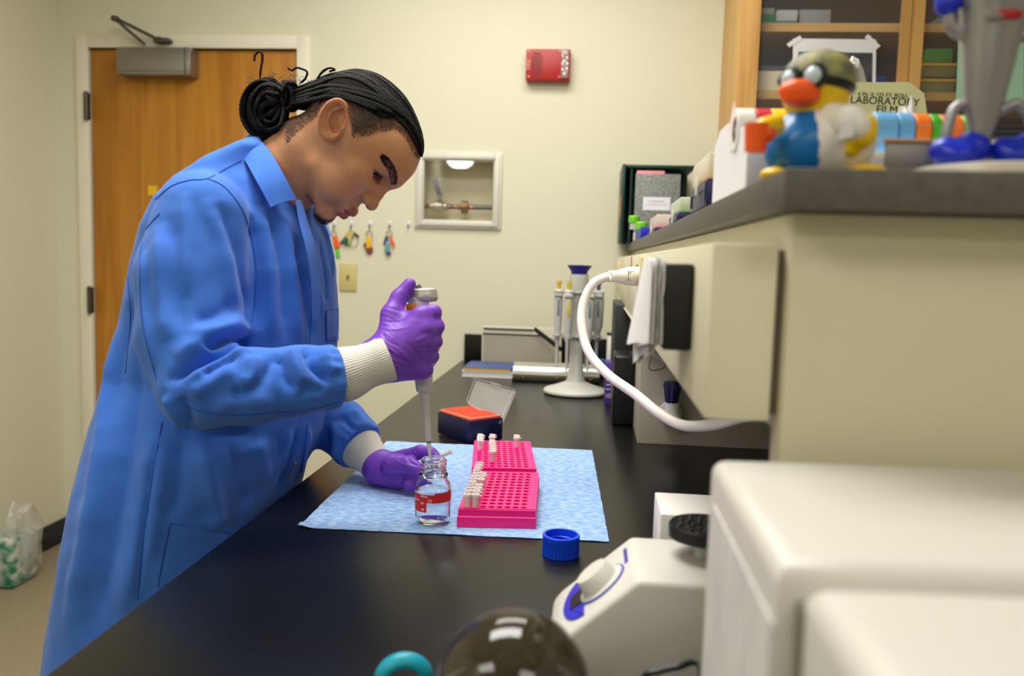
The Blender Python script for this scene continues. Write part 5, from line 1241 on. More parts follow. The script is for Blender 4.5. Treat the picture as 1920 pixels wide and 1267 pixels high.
# chin hair
cb_ = B()
for k in range(700):
    q = hw(np.array([.088+random.gauss(0, .009), random.gauss(0, .010), -.118+random.gauss(0, .005)])); h = HBVH.find_nearest(Vector(q)); p = np.array(h[0]); n = np.array(h[1])
    if np.linalg.norm(p-q) > .009 or toloc(p)[0] < .055: continue
    dr = n+np.array([random.gauss(0, .35) for _ in range(3)])-HU*.4; dr /= np.linalg.norm(dr)
    cb_.tube([p-n*.0005, p+dr*.002, p+dr*.0038+n*.0006], [.0003, .00025, .0001], 4)
tag(cb_.build('chin_beard', Mhair, person), kind=None)
# short faded hair at the sides
sh_ = B(); cnt = 0
PV = np.array([[random.uniform(540, 785), random.uniform(190, 300)] for _ in range(20000)]); sdp = poly_sd(PV, HAIR)
for (x, y), s_ in zip(PV, sdp):
    if s_ < -1 or s_ > 30 or cnt > 4200: continue
    r = Vector(ray(x, y)).normalized(); h = HBVH.ray_cast(Vector(CAM), r)
    if h[0] is None: continue
    q = toloc(np.array(h[0]))
    if abs(q[1]) > .0765 and abs(q[0]+.02) < .03: continue
    n = np.array(h[1]); back = hw(np.array([-1, 0, -.15 if x > 640 else -.5]))-HO; dr = back-n*(back@n); dr /= np.linalg.norm(dr)
    for sg in (1, -1):
        qq = q*np.array([1, sg, 1]); pp = hw(qq); n2 = hw(toloc(HO+n)*np.array([1, sg, 1]))-HO; d2 = hw(toloc(HO+dr)*np.array([1, sg, 1]))-HO
        Ls = .0045+.0055*min(max(s_, 0), 12)/12
        sh_.tube([pp-n2*.0003, pp+d2*Ls*.5+n2*.0007, pp+d2*Ls+n2*.0004], [.00016, .00015, .00006], 3)
    cnt += 1
sh_.build('short_side_hair', mat('side_hair', (82, 62, 48), .7), person, smooth=180)
# braids
def braid(b_, pts, N0, lam=.0125, amp=.0024, dep=.0015, rad=.0022):
    C_ = crv(pts, 8); s = [0]
    for a, c in zip(C_, C_[1:]): s.append(s[-1]+np.linalg.norm(np.array(c)-a))
    s = np.array(s); C_ = np.array(C_); m_ = max(int(s[-1]/.0013), 4); t = np.linspace(0, s[-1], m_)
    Q = np.stack([np.interp(t, s, C_[:, i]) for i in range(3)], 1)
    T = np.gradient(Q, axis=0); T /= np.linalg.norm(T, axis=1)[:, None]+1e-9
    Nn = np.stack([N0(q) for q in Q]); Nn = Nn-T*(Nn*T).sum(1)[:, None]; Nn /= np.linalg.norm(Nn, axis=1)[:, None]+1e-9; Bn = np.cross(T, Nn)
    tap = np.clip(np.minimum(t/.008, 1), .35, 1)
    for k in range(3):
        ph = 2*PI*t/lam+2*PI*k/3
        b_.tube(Q+Bn*(amp*np.sin(ph)*tap)[:, None]+Nn*(dep*np.sin(2*ph))[:, None], list(rad*tap), 8)
def nrm(q):
    h = HBVH.find_nearest(Vector(q)); return np.array(h[1]) if h[3] < .03 else (q-HO)/np.linalg.norm(q-HO)
C1 = lambda x, y: (440+x/3.52, 80+y/3.52)
BR = [[(1208, 720), (1222, 640), (1195, 540), (1150, 450), (1090, 370), (1010, 290), (920, 230), (820, 195), (720, 192), (620, 220), (520, 262), (420, 305)],
      [(1214, 745), (1240, 640), (1200, 520), (1130, 400), (1065, 315), (985, 225), (900, 182), (800, 165), (700, 185), (600, 225), (510, 270), (420, 300)],
      [(1212, 690), (1195, 600), (1120, 470), (1030, 375), (930, 285), (850, 238), (750, 212), (640, 222), (560, 250), (480, 290), (400, 320)],
      [(1205, 640), (1160, 550), (1085, 450), (990, 360), (900, 290), (810, 240), (700, 225), (600, 245), (500, 290), (400, 330)],
      [(1190, 590), (1130, 510), (1040, 420), (950, 340), (860, 275), (760, 240), (660, 245), (560, 270), (460, 305), (390, 335)],
      [(1160, 530), (1090, 460), (1000, 390), (900, 345), (800, 318), (700, 300), (600, 298), (500, 318), (400, 350)],
      [(1120, 500), (1040, 440), (950, 390), (850, 355), (750, 330), (640, 322), (540, 335), (450, 355), (380, 370)],
      [(1050, 480), (960, 430), (860, 392), (760, 362), (660, 340), (560, 345), (470, 370), (390, 390)],
      [(960, 450), (870, 420), (780, 385), (700, 364), (610, 364), (520, 378), (440, 395), (380, 405)]]
hb2 = B(); TIE = hw(hp(*C1(360, 345), 0.0))
for bi, br in enumerate(BR):
    pts = []
    for (x, y) in br:
        p = C1(x, y); r = Vector(ray(*p)).normalized(); h = HBVH.ray_cast(Vector(CAM), r)
        if h[0] is not None and x > 520: pts.append(np.array(h[0])+np.array(h[1])*.0028)
        elif x > 600:
            q = hw(hp(*p, -.004-.003*bi)); h = HBVH.find_nearest(Vector(q)); pts.append(np.array(h[0])+np.array(h[1])*.0032)
        else:
            f = (600-x)/220; l0 = -.045*(bi/6)*(1-f)-.012*bi/6; pts.append(hw(hp(*p, l0)))
    braid(hb2, pts, nrm)
    if bi > 0:
        mp_ = [hw(toloc(p)*np.array([1, -1, 1])) for p in pts]; braid(hb2, mp_, nrm)
hair = hb2.build('braids', Mbraid, person, smooth=180)
# base cap of hair below the braids
def capf(P):
    f, l, u = P
    d = ell(P, (.001, 0, .022), (.0985, .0758, .0845)); d = smin(d, ell(P, (.044, 0, .036), (.061, .058, .0565)), .02)
    return d
cb2 = sdf_mesh(capf, (-.12, -.09, -.08), (.12, .09, .12), .0025)
L2 = np.array([v.co[:] for v in cb2.verts]); M2 = L2.copy(); M2[:, 1] = -np.abs(L2[:, 1]); P2 = px2(hw(M2))
HC = [(532, 225), (560, 232), (600, 196), (612, 178), (628, 168), (648, 172), (662, 190), (690, 208), (715, 222), (742, 222), (765, 246), (785, 285), (800, 300), (860, 280), (830, 120), (690, 50), (540, 90), (480, 180)]
s2 = poly_sd(P2, HC)
part = np.minimum(np.abs(poly_sd(P2, [C1(800, 285), C1(960, 335), C1(1060, 410), C1(1120, 450), C1(1060, 415), C1(950, 345)])), 50)
dele = [v for v, s_ in zip(cb2.verts, s2) if s_ < 0]
for v, q in zip(cb2.verts, hw(L2)): v.co = q
bmesh.ops.delete(cb2, geom=dele, context='VERTS'); bmesh.ops.solidify(cb2, geom=cb2.faces[:], thickness=.0012)
bobj(cb2, 'hair_base', mat('scalp_hair', (12, 10, 9), .8, spec=.1, noisec=.5, nscale=160, rgb2=(28, 22, 19), bump=1, bscale=500), person)
# bun of looped braids
bb = B(); cx, cy = 494, 203
out0 = lambda q: (q-hw(hp(cx, cy, 0)))/(np.linalg.norm(q-hw(hp(cx, cy, 0)))+1e-6)
for k in range(34):
    l0 = -.032+.064*((k*7 % 34)/33); w_ = math.sqrt(max(1-((l0)/.042)**2, .15)); a0 = random.uniform(-.7, .7); sc1 = random.uniform(.25, .95)*w_ if k % 4 else w_
    rx, ry = 42*sc1, 55*sc1; ccx, ccy = cx+random.uniform(-6, 8)+(1-sc1)*12, cy+random.uniform(-6, 8)
    pts = [TIE+np.array([0, l0*.3, 0])]
    for j in range(9):
        a = math.radians(-60-a0*30-j*32); pts.append(hw(hp(ccx+rx*math.cos(a), ccy+ry*math.sin(a), l0+random.uniform(-.004, .004))))
    pts.append(TIE+np.array([-.004, l0*.3, -.008]))
    braid(bb, pts, out0, rad=.0019, amp=.0021, lam=.010)
for k in range(6):      # winding around the tie
    pts = [hw(hp(548+14*math.cos(a)-k*3, 180+26*math.sin(a), .02*math.sin(a+k))) for a in np.linspace(k, k+5, 9)]
    braid(bb, pts, out0)
bb.sph(hw(hp(503, 190, 0)), (.016, .022, .020), 20)
bb.build('braided_bun', Mbraid, person, smooth=180)
for cc_ in ([(487, 150), (489, 130), (492, 112), (491, 100), (485, 97), (478, 104), (477, 114)], [(560, 158), (572, 148), (576, 135), (568, 130), (556, 127), (548, 132), (540, 128)], [(590, 160), (600, 140), (615, 128), (628, 130), (618, 134)], [(505, 268), (500, 255), (520, 235), (540, 215), (536, 205)], [(470, 230), (485, 248), (505, 255), (525, 250), (545, 235)], [(480, 245), (500, 262), (522, 256), (540, 238), (548, 220)]):
    pts = [hw(hp(x, y, -.012)) for x, y in cc_]; tb = B(); braid(tb, pts, out0, rad=.0012, amp=.0012, dep=.0008, lam=.007); tb.build('loose_braid', Mbraid, person, smooth=180)
tb = B()
for k in range(60):
    x = random.choice([random.gauss(555, 14), random.gauss(600, 18), random.gauss(500, 14)]); y = 158-abs(random.gauss(0, 10)); a = random.uniform(0, 6)
    pts = [hw(hp(x+r*math.cos(a+r*.18)*1.0, y+r*math.sin(a+r*.18)*.8, random.uniform(-.02, .02))) for r in (1, 5, 9, 13)]
    tb.tube(crv(pts, 3), .0003, 3)
tb.build('flyaway_hair', Mhair, person)
B().tube([TIE+np.array([0, .014*math.cos(a), .0])+HF*0+np.array([.006*math.sin(a), 0, .020*math.sin(a)]) for a in np.linspace(0, 2*PI, 24, endpoint=False)], .004, 8, closed=True).build('hair_tie', Mdark, person)

# ---- lab coat
Mcoat = mat('coat_blue', (58, 116, 213), rough=.85, noisec=.10, nscale=14, bump=.18, bscale=900, sheen=.15, rgb2=(50, 107, 203))
Mseam = mat('coat_seam', (34, 84, 180), rough=.85)
YC = 1.38
SL = [(262, 462, 515, .05, 14), (280, 420, 540, .085, 14), (298, 380, 556, .115, 14), (320, 338, 572, .140, 14), (345, 302, 586, .155, 14), (380, 276, 600, .168, 14), (430, 257, 616, .176, 14), (500, 242, 632, .182, 13),
      (600, 222, 635, .184, 12), (700, 197, 627, .188, 10), (800, 166, 618, .232, 7)]
sz, scx, sa, sb, sy_ = [], [], [], [], []
for py, L_, R_, b_, yw in SL:
    pl_, pr_ = atY(L_, py, YC), atY(R_, py, YC); E_ = (pr_[0]-pl_[0])/2; yw = math.radians(yw)
    sz.append((pl_[2]+pr_[2])/2); scx.append((pl_[0]+pr_[0])/2); sb.append(b_); sy_.append(yw)
    sa.append(math.sqrt(max(E_**2-(b_*math.sin(yw))**2, .001))/math.cos(yw))
for py, L_, xr, b_, yw in ((880, 143, -.515, .250, 5), (965, 122, -.530, .255, 3), (1100, 100, -.540, .24, 2), (1267, 75, -.545, .25, 0), (1400, 58, -.55, .26, 0)):
    pl_ = atY(L_, py, YC); E_ = (xr-pl_[0])/2; sz.append(pl_[2]); scx.append((pl_[0]+xr)/2); sb.append(b_); sy_.append(math.radians(yw)); sa.append(E_)
o_ = np.argsort(sz); sz, scx, sa, sb, sy_ = [np.array(q)[o_] for q in (sz, scx, sa, sb, sy_)]
TL = [(py, L_) for py, L_, R_, b_, yw in SL]+[(880, 143), (965, 122), (1100, 100), (1267, 75), (1400, 58), (1500, 45)]
TR = [(py, R_) for py, L_, R_, b_, yw in SL]
tl = np.array(TL, float); tr = np.array(TR, float); th_ = np.linspace(0, 2*PI, 90)
for it in range(12):
    for i in range(len(sz)):
        c_, s_ = math.cos(sy_[i]), math.sin(sy_[i]); ct, st_ = np.cos(th_), np.sin(th_)
        xf = sa[i]*np.sign(ct)*np.abs(ct)**(2/2.3); yf = sb[i]*np.sign(st_)*np.abs(st_)**(2/2.3)
        X_ = np.stack([scx[i]+xf*c_+yf*s_, YC-xf*s_+yf*c_, np.full(90, sz[i])], 1); q = px2(X_)
        kl = q[:, 0].argmin(); kr = q[:, 0].argmax(); eL = (np.interp(q[kl, 1], tl[:, 0], tl[:, 1])-q[kl, 0])*YC/FPX
        lft = scx[i]-sa[i]*c_+eL*.7; rgt = scx[i]+sa[i]*c_
        if q[kr, 1] < 800: rgt += (np.interp(q[kr, 1], tr[:, 0], tr[:, 1])-q[kr, 0])*YC/FPX*.7
        scx[i] = (lft+rgt)/2; sa[i] = max((rgt-lft)/2/c_, .02)
print('slices', np.round(np.stack([sz, scx, sa, sb], 1), 3).tolist())
zbot = float(atY(58, 1400, YC)[2])+.02
G = lambda px, py, Y: atY(px, py, Y)
RS = [(G(380, 404, 1.21), .066), (G(356, 520, 1.185), .077), (G(354, 632, 1.155), .071), (G(376, 724, 1.115), .057), (G(470, 724, 1.125), .051), (G(560, 713, 1.15), .0485), (G(630, 706, 1.18), .0455)]
LS = [(G(560, 470, 1.60), .064), (G(560, 620, 1.60), .060), (G(580, 755, 1.56), .052), (G(634, 799, 1.50), .051), (G(676, 839, 1.468), .0485)]
def coatf(P):
    z1_ = P[2][0, 0]; cx = np.interp(z1_, sz, scx); a = np.interp(z1_, sz, sa); b = np.interp(z1_, sz, sb); yw = np.interp(z1_, sz, sy_)
    c, s = np.cos(yw), np.sin(yw); x = P[0]-cx; y = P[1]-YC; xf = x*c-y*s; yf = x*s+y*c
    k = (np.abs(xf/a)**2.3+np.abs(yf/b)**2.3)**(1/2.3)
    d = (k-1)*np.minimum(a, b)*.9
    d = smax(d, P[2]-sz[-1]-.004, .02); d = smax(d, zbot-P[2], .004)
    for SS, cl_ in ((RS, .004), (LS, .0)):
        A = SS[-1][0]; ax = (A-SS[-2][0])/np.linalg.norm(A-SS[-2][0])
        e = chain(P, [q for q, _ in SS], [r for _, r in SS], .012)
        e = smax(e, (P[0]-A[0])*ax[0]+(P[1]-A[1])*ax[1]+(P[2]-A[2])*ax[2]-cl_, .006)
        d = smin(d, e, .016)
    # hollow neck opening
    nk = [hw(q) for q in NK]
    d = smax(d, -rc(P, nk[0], nk[1]*.95+nk[2]*.05, .070, .062), .006)
    return d
cb_ = sdf_mesh(coatf, (-1.12, .98, zbot-.02), (-.10, 1.72, 1.62), .0042)
relax(cb_, 2, .5); cb_.normal_update(); CB0 = BVHTree.FromBMesh(cb_)
Cc = lambda x, y: (60+x*.8102, 240+y*.8106)
FO = [  # (points in px, amplitude m, width m)  negative = groove
 ([(378, 652), (410, 645), (446, 633), (462, 654)], -.014, .0075), ([(308, 714), (352, 692), (388, 673), (425, 660), (462, 652)], -.017, .0085), ([(372, 660), (410, 654), (448, 643)], .007, .009), ([(330, 676), (380, 636), (440, 616), (468, 626)], .010, .016),
 ([(340, 712), (390, 686), (440, 664), (470, 668)], .008, .010), ([(380, 704), (410, 685), (446, 668)], -.008, .006), ([(352, 740), (400, 715), (440, 690)], .006, .012), ([(440, 722), (450, 742), (483, 720), (512, 669)], -.010, .0075), ([(470, 668), (478, 700), (462, 724)], .008, .011),
 ([(514, 662), (528, 684), (537, 713), (556, 730)], -.010, .0075), ([(545, 652), (559, 688), (567, 722)], .009, .011), ([(570, 650), (585, 684), (622, 716)], -.011, .0085), ([(600, 652), (616, 680), (632, 700)], .006, .010), ([(560, 745), (585, 730), (610, 735)], -.005, .008),
 ([(336, 745), (352, 775), (356, 800)], -.007, .008), ([(310, 740), (325, 775), (345, 800)], .006, .010), ([(400, 770), (460, 745), (520, 760)], .004, .012), ([(561, 802), (545, 870), (523, 930)], -.009, .0045), ([(545, 802), (528, 870), (505, 930)], .004, .010),
 ([(300, 420), (302, 540), (312, 640)], .006, .012), ([(322, 400), (326, 520), (340, 620)], -.004, .012), ([(345, 360), (350, 470), (348, 560)], .004, .010), ([(408, 380), (446, 480), (466, 585)], -.006, .012), ([(385, 370), (425, 480), (440, 580)], .004, .014),
 ([(270, 470), (272, 580), (290, 690)], .005, .010), ([(440, 560), (410, 590), (365, 600)], -.005, .010), ([(455, 590), (410, 612), (350, 625)], .005, .009),
 ([(470, 400), (484, 500), (478, 620)], -.008, .010), ([(489, 386), (506, 500), (512, 640)], .006, .011), ([(505, 400), (528, 500), (536, 640)], -.006, .010), ([(530, 400), (548, 520), (560, 640)], .006, .011), ([(556, 440), (572, 540), (590, 640)], -.007, .009),
 ([(570, 430), (588, 520), (606, 600)], .006, .010), ([(600, 450), (612, 520), (612, 570)], -.005, .008), ([(585, 400), (612, 440), (626, 520)], .005, .008),
 ([(222, 605), (182, 888), (125, 1213)], .010, .022), ([(262, 660), (232, 900), (170, 1213)], -.010, .022), ([(292, 800), (262, 1000), (225, 1150)], .009, .020), ([(340, 820), (340, 900), (320, 975)], -.006, .016),
 ([(375, 824), (400, 929), (416, 990)], .009, .018), ([(430, 824), (450, 900), (470, 950)], -.007, .016), ([(480, 824), (500, 900)], .007, .016), ([(520, 805), (530, 860), (528, 920)], -.006, .012), ([(575, 795), (570, 850), (556, 900)], .006, .012),
 ([(250, 560), (232, 650), (205, 800)], -.006, .016), ([(330, 800), (400, 812), (480, 812)], -.010, .014),
 ([(640, 778), (655, 800), (650, 850)], -.006, .009), ([(622, 790), (630, 830), (628, 860)], .006, .010), ([(662, 765), (680, 800), (672, 850)], .005, .009), ([(690, 800), (680, 830), (650, 876)], -.004, .006), ([(610, 770), (612, 810), (618, 850)], -.005, .008),
 ([(700, 1000)], 0, 1)]
FO += [([(298, 830), (287, 888), (272, 985), (262, 1070), (258, 1120)], -.006, .0045), ([(312, 840), (303, 900), (290, 985), (280, 1060)], .005, .012)]
V = np.array([v.co[:] for v in cb_.verts]); Nv = np.array([v.normal[:] for v in cb_.verts]); disp = np.zeros(len(V))
for pts, am, wd in FO:
    if len(pts) < 2: continue
    C_ = crv([(x, y, 0) for x, y in pts], 6); H_ = [hit(CB0, p[0], p[1]) for p in C_]; H_ = [h for h in H_ if h is not None]
    if len(H_) < 3: continue
    H_ = np.array(H_); box = (np.abs(V-H_.mean(0)) < (np.ptp(H_, axis=0)/2+.08)+.03).all(1); idx = np.where(box)[0]; best = np.full(len(idx), 9.); tp = np.zeros(len(idx))
    for i in range(len(H_)-1):
        a, b = H_[i], H_[i+1]; ab = b-a
        if np.linalg.norm(ab) > .06: continue
        t = np.clip(((V[idx]-a)@ab)/(ab@ab+1e-12), 0, 1); d = np.linalg.norm(V[idx]-a-t[:, None]*ab, axis=1); m_ = d < best; best[m_] = d[m_]; tp[m_] = (i+t[m_])/(len(H_)-1)
    disp[idx] += am*1.3*(np.exp(-(best/(wd*.85))**2) if am > 0 else np.exp(-(best/(wd*.95))**1.35))*np.clip(np.minimum(tp, 1-tp)*5, 0, 1)
for i, v in enumerate(V):
    disp[i] += .0035*noise.noise(Vector((v[0]*16, v[1]*16, v[2]*4)))+.0012*noise.noise(Vector((v[0]*40, v[1]*40, v[2]*30+5)))
# gathered cuffs
for (A, rA, Bq) in ((RS[-1][0], RS[-1][1], RS[-2][0]), (LS[-1][0], LS[-1][1], LS[-2][0])):
    ax = (Bq-A)/np.linalg.norm(Bq-A); q = V-A; s = q@ax; rad = q-s[:, None]*ax; nearA = np.linalg.norm(q, axis=1) < rA*2.2; disp[nearA] *= 1-np.clip((Nv[nearA]@ax)**2*1.6, 0, 1)*np.clip(1.5-s[nearA]/.02, 0, 1); u_ = np.array(Vector(ax).orthogonal().normalized()); w2 = np.cross(ax, u_); ang = np.arctan2(rad@u_, rad@w2)
    m_ = (np.linalg.norm(rad, axis=1) < rA*1.5) & (s < .045) & (s > -.05); disp[m_] += (1-np.clip(np.abs(Nv[m_]@ax)*1.5, 0, 1))*.0018*np.sin(ang[m_]*13+2*np.sin(ang[m_]*3))*np.clip(1-s[m_]/.045, 0, 1)
V2 = V+Nv*disp[:, None]
for v, q in zip(cb_.verts, V2): v.co = q
cb_.normal_update(); CB = BVHTree.FromBMesh(cb_)
coat = bobj(cb_, 'lab_coat', Mcoat, person)
def drape(pts, off=.0006, n=5):
    C_ = crv([(x, y, 0) for x, y in pts], n); segs_ = [[]]
    for q in C_:
        h = hit(CB, q[0], q[1], off)
        if h is None: continue
        if segs_[-1] and np.linalg.norm(h-segs_[-1][-1]) > .04: segs_.append([])
        segs_[-1].append(h)
    return [s_ for s_ in segs_ if len(s_) > 3]
sm = B()
SE = [[(452, 300), (425, 315), (388, 335), (355, 338), (320, 350), (288, 378)], [(388, 335), (420, 350), (452, 390), (470, 440), (480, 500), (478, 560), (468, 625)], [(300, 400), (270, 440), (262, 520), (270, 620), (294, 712)],
      [(343, 759), (390, 772), (441, 776), (514, 772), (578, 767), (640, 752)], [(307, 775), (287, 888), (272, 985), (262, 1080), (258, 1123)], [(240, 520), (245, 600), (235, 700)],
      [(555, 388), (562, 430), (578, 480), (584, 560), (580, 640)], [(576, 795), (570, 850), (562, 900)],
      [(319, 981), (375, 996), (433, 1001)], [(319, 981), (305, 1045), (296, 1100)],
      [(609, 583), (634, 580)], [(609, 592), (634, 589)], [(609, 583), (610, 648)], [(634, 580), (634, 645)], [(644, 868), (652, 840), (680, 815), (712, 800)]]
for s_ in SE:
    for h in drape(s_, .0002): sm.tube(h, .0011, 5)
sm.build('seams', Mseam, coat)
pk = B()       # hip pocket patch & chest pocket patch lying on the coat
def patch(b_, quad_, nu, nv, off):
    rows = []
    for j in range(nv+1):
        v = j/nv; rr = []
        for i in range(nu+1):
            u = i/nu; p = (np.array(quad_[0])*(1-u)+np.array(quad_[1])*u)*(1-v)+(np.array(quad_[3])*(1-u)+np.array(quad_[2])*u)*v; h = hit(CB, p[0], p[1], off)
            ref = rr[-1] if rr else (rows[-1][i] if rows else None)
            if h is not None and ref is not None and np.linalg.norm(h-ref) > .03: h = None
            rr.append(h if h is not None else ref)
        if any(r is None for r in rr): continue
        rows.append(rr)
    t_ = B(); t_.loft(rows, cap=False, closed=False); solid(t_, .0012); b_.merge(t_.bm)
patch(pk, [(320, 982), (434, 1002), (400, 1055), (298, 1098)], 14, 10, .0022)
hpk = pk.build('hip_pocket', Mcoat, coat, smooth=60)
sm2 = B()
for s_ in ([(318, 997), (350, 1006), (380, 1012), (418, 1016)], [(322, 984), (314, 1020), (306, 1060), (302, 1095)]):
    for h in drape(s_, .0026): sm2.tube(h, .0009, 5)
sm2.build('pocket_stitching', Mseam, hpk)
pk = B(); patch(pk, [(610, 583), (632, 581), (632, 645), (611, 647)], 5, 8, .0015); pk.build('chest_pocket', Mcoat, coat)
for (x, y) in ((552, 867), (566, 404)):
    h = hit(CB, x, y, .0012)
    if h is not None: B().sph(h, .0042, 12).build('snap_button', Msteel, coat)
# collar
def strip(b_, inner, outer, th=.0028):
    A_ = crv(inner, 8); O_ = crv(outer, 8); rows = []
    for a, o in zip(A_, O_):
        a = np.array(a); o = np.array(o); rr = []
        for k in range(7):
            t = k/6; p = a*(1-t)+o*t; rr.append(p+np.array([-.002, -.006, .006])*math.sin(PI*t)*.35)
        rows.append(rr)
    t_ = B(); t_.loft(rows, cap=False, closed=False); solid(t_, th); b_.merge(t_.bm)
cl_ = B()
strip(cl_, [G(478, 252, 1.44), G(470, 250, 1.40), G(482, 257, 1.355), G(506, 283, 1.325), G(532, 327, 1.303), G(557, 374, 1.310)], [G(462, 284, 1.46), G(446, 276, 1.40), G(450, 284, 1.325), G(470, 319, 1.275), G(489, 353, 1.262), G(508, 388, 1.264)])
strip(cl_, [G(478, 252, 1.44), G(510, 265, 1.47), G(550, 300, 1.49), G(590, 360, 1.50), G(600, 400, 1.47), G(580, 425, 1.41)], [G(470, 270, 1.47), G(510, 290, 1.53), G(560, 340, 1.56), G(605, 400, 1.55), G(620, 440, 1.50), G(606, 452, 1.42)])
cl_.build('collar', Mcoat, coat)
# lapel edge below the collar
lp = B(); A_ = [G(556, 378, 1.312), G(563, 420, 1.295), G(576, 470, 1.28), G(584, 530, 1.285), G(586, 600, 1.30)]; O_ = [G(566, 376, 1.335), G(577, 415, 1.32), G(592, 465, 1.31), G(600, 530, 1.315), G(600, 600, 1.32)]
strip(lp, A_, O_, .002); lp.build('lapel_edge', Mcoat, coat)
# knit cuffs
Mcuff = mat('knit_white', (216, 212, 202), rough=.9, bump=.3, bscale=700)
def cuff(A, Bq, r0, r1, squash=1.0):
    A = np.array(A); Bq = np.array(Bq); ax = Bq-A; L = np.linalg.norm(ax); b_ = B()
    prof = []
    for k in range(15):
        t = k/14; r = r0+(r1-r0)*t+.0035*math.sin(t*PI*2.2)*math.sin(t*3); prof.append((r, L*t))
    prof[0] = (prof[0][0]*.7, 0); prof[1] = (prof[1][0]*.93, prof[1][1]); prof += [(r1*.93, L*1.0), (r1*.90, L*.9), (r1*.85, L*.5)]
    b_.lathe(prof, A, ax, 240, cap=False, rib=lambda a, h: .012*math.cos(60*a)+.010*math.sin(3*a+h*60)); return b_.build('knit_cuff', Mcuff, person, smooth=60)
cuff(G(618, 712, 1.178), G(728, 671, 1.212), .0385, .0345)
cuff(G(657, 821, 1.481), G(722, 884, 1.442), .0405, .0305)
# gloves
Mglove = mat('nitrile_violet', (122, 66, 190), rough=.44, spec=.45, noisec=.10, nscale=30)
dY = .018
def g3(px, py, Y): return G(px, py, Y+dY)
RW = g3(722, 670, 1.200)
MC = [(g3(793, 592, 1.214), .0140), (g3(800, 616, 1.208), .0142), (g3(798, 642, 1.208), .0140), (g3(791, 668, 1.210), .0135)]
FG = [[g3(786, 590, 1.214), g3(813, 586, 1.232), g3(812, 600, 1.272), g3(790, 610, 1.292)], [g3(795, 616, 1.207), g3(818, 612, 1.230), g3(815, 626, 1.272), g3(790, 634, 1.292)],
      [g3(793, 644, 1.207), g3(815, 640, 1.230), g3(811, 652, 1.270), g3(788, 657, 1.288)], [g3(787, 671, 1.209), g3(810, 668, 1.230), g3(806, 677, 1.262), g3(786, 680, 1.278)]]
FR = [[.0125, .0122, .0105, .0095], [.0125, .0124, .0108, .0096], [.0120, .0118, .0104, .0093], [.0112, .0106, .0094, .0085]]
def rglove(P):
    d = rc(P, g3(706, 678, 1.192), RW, .0345, .0325)
    for c, r in MC: d = smin(d, rc(P, RW, c, .0290, r), .012)
    d = smin(d, rc(P, g3(742, 690, 1.206), g3(793, 692, 1.213), .0200, .0160), .012)
    for pts, rs in zip(FG, FR): d = smin(d, chain(P, pts, rs, .003), .0055)
    th = chain(P, [g3(733, 640, 1.205), g3(735, 590, 1.222), g3(748, 558, 1.236), g3(768, 533, 1.245)], [.0230, .0165, .0122, .0100], .006)
    d = smin(d, th, .012)
    d = smin(d, rc(P, g3(742, 600, 1.222), g3(775, 600, 1.220), .0150, .0120), .010)
    return d
def glove(fn, lo, hi, folds, name='glove'):
    bm = sdf_mesh(fn, lo, hi, .0016); relax(bm, 2, .5); bm.normal_update(); bv = BVHTree.FromBMesh(bm)
    V = np.array([v.co[:] for v in bm.verts]); N = np.array([v.normal[:] for v in bm.verts]); dp = np.zeros(len(V))
    for pts, am, wd in folds:
        H_ = [hit(bv, p[0], p[1]) for p in crv([(x, y, 0) for x, y in pts], 5)]; H_ = np.array([h for h in H_ if h is not None])
        if len(H_) < 3: continue
        best = np.full(len(V), 9.); tp = np.zeros(len(V))
        for i in range(len(H_)-1):
            a, b = H_[i], H_[i+1]; ab = b-a
            if np.linalg.norm(ab) > .03: continue
            t = np.clip(((V-a)@ab)/(ab@ab+1e-12), 0, 1); d = np.linalg.norm(V-a-t[:, None]*ab, axis=1); m_ = d < best; best[m_] = d[m_]; tp[m_] = (i+t[m_])/(len(H_)-1)
        dp += am*np.exp(-(best/wd)**2)*np.clip(np.minimum(tp, 1-tp)*4, 0, 1)
    V += N*dp[:, None]
    for v, q in zip(bm.verts, V): v.co = q
    return bobj(bm, name, Mglove, person)
gf = [([(714, 640), (740, 668), (775, 682)], -.0014, .0022), ([(720, 660), (745, 690), (780, 700)], .0010, .0022), ([(716, 622), (728, 640), (752, 650)], -.0011, .002), ([(722, 690), (750, 702), (790, 704)], -.0012, .002), ([(722, 602), (744, 604), (760, 598)], -.0009, .0018), ([(722, 612), (740, 618), (765, 612)], .0008, .002),
      ([(735, 576), (750, 582), (760, 578)], -.0009, .0018), ([(790, 625), (812, 622)], -.0010, .0022), ([(786, 652), (808, 652)], -.0010, .0022), ([(770, 600), (790, 604)], .0004, .003), ([(778, 640), (800, 632)], .0010, .003), ([(735, 700), (750, 680), (752, 660)], -.0010, .002), ([(760, 640), (780, 660), (800, 690)], -.0009, .0025), ([(745, 655), (765, 672), (785, 695)], .0008, .002), ([(806, 684), (816, 676)], -.0012, .002), ([(750, 548), (760, 562)], -.0008, .0018)]
gf += [([(712+k*.5, 574+9*k), (728, 577+9*k), (748-2*k, 584+10*k)], -.0006, .0013) for k in range(7)]+[([(716, 640+10*k), (732, 650+9*k), (752, 664+7*k)], -.0007, .0014) for k in range(5)]
glove(rglove, (-.36, 1.13, 1.10), (-.19, 1.36, 1.33), gf)
def h3(px, py, Y): return G(px, py, Y+.075)
LW = h3(716, 878, 1.365)
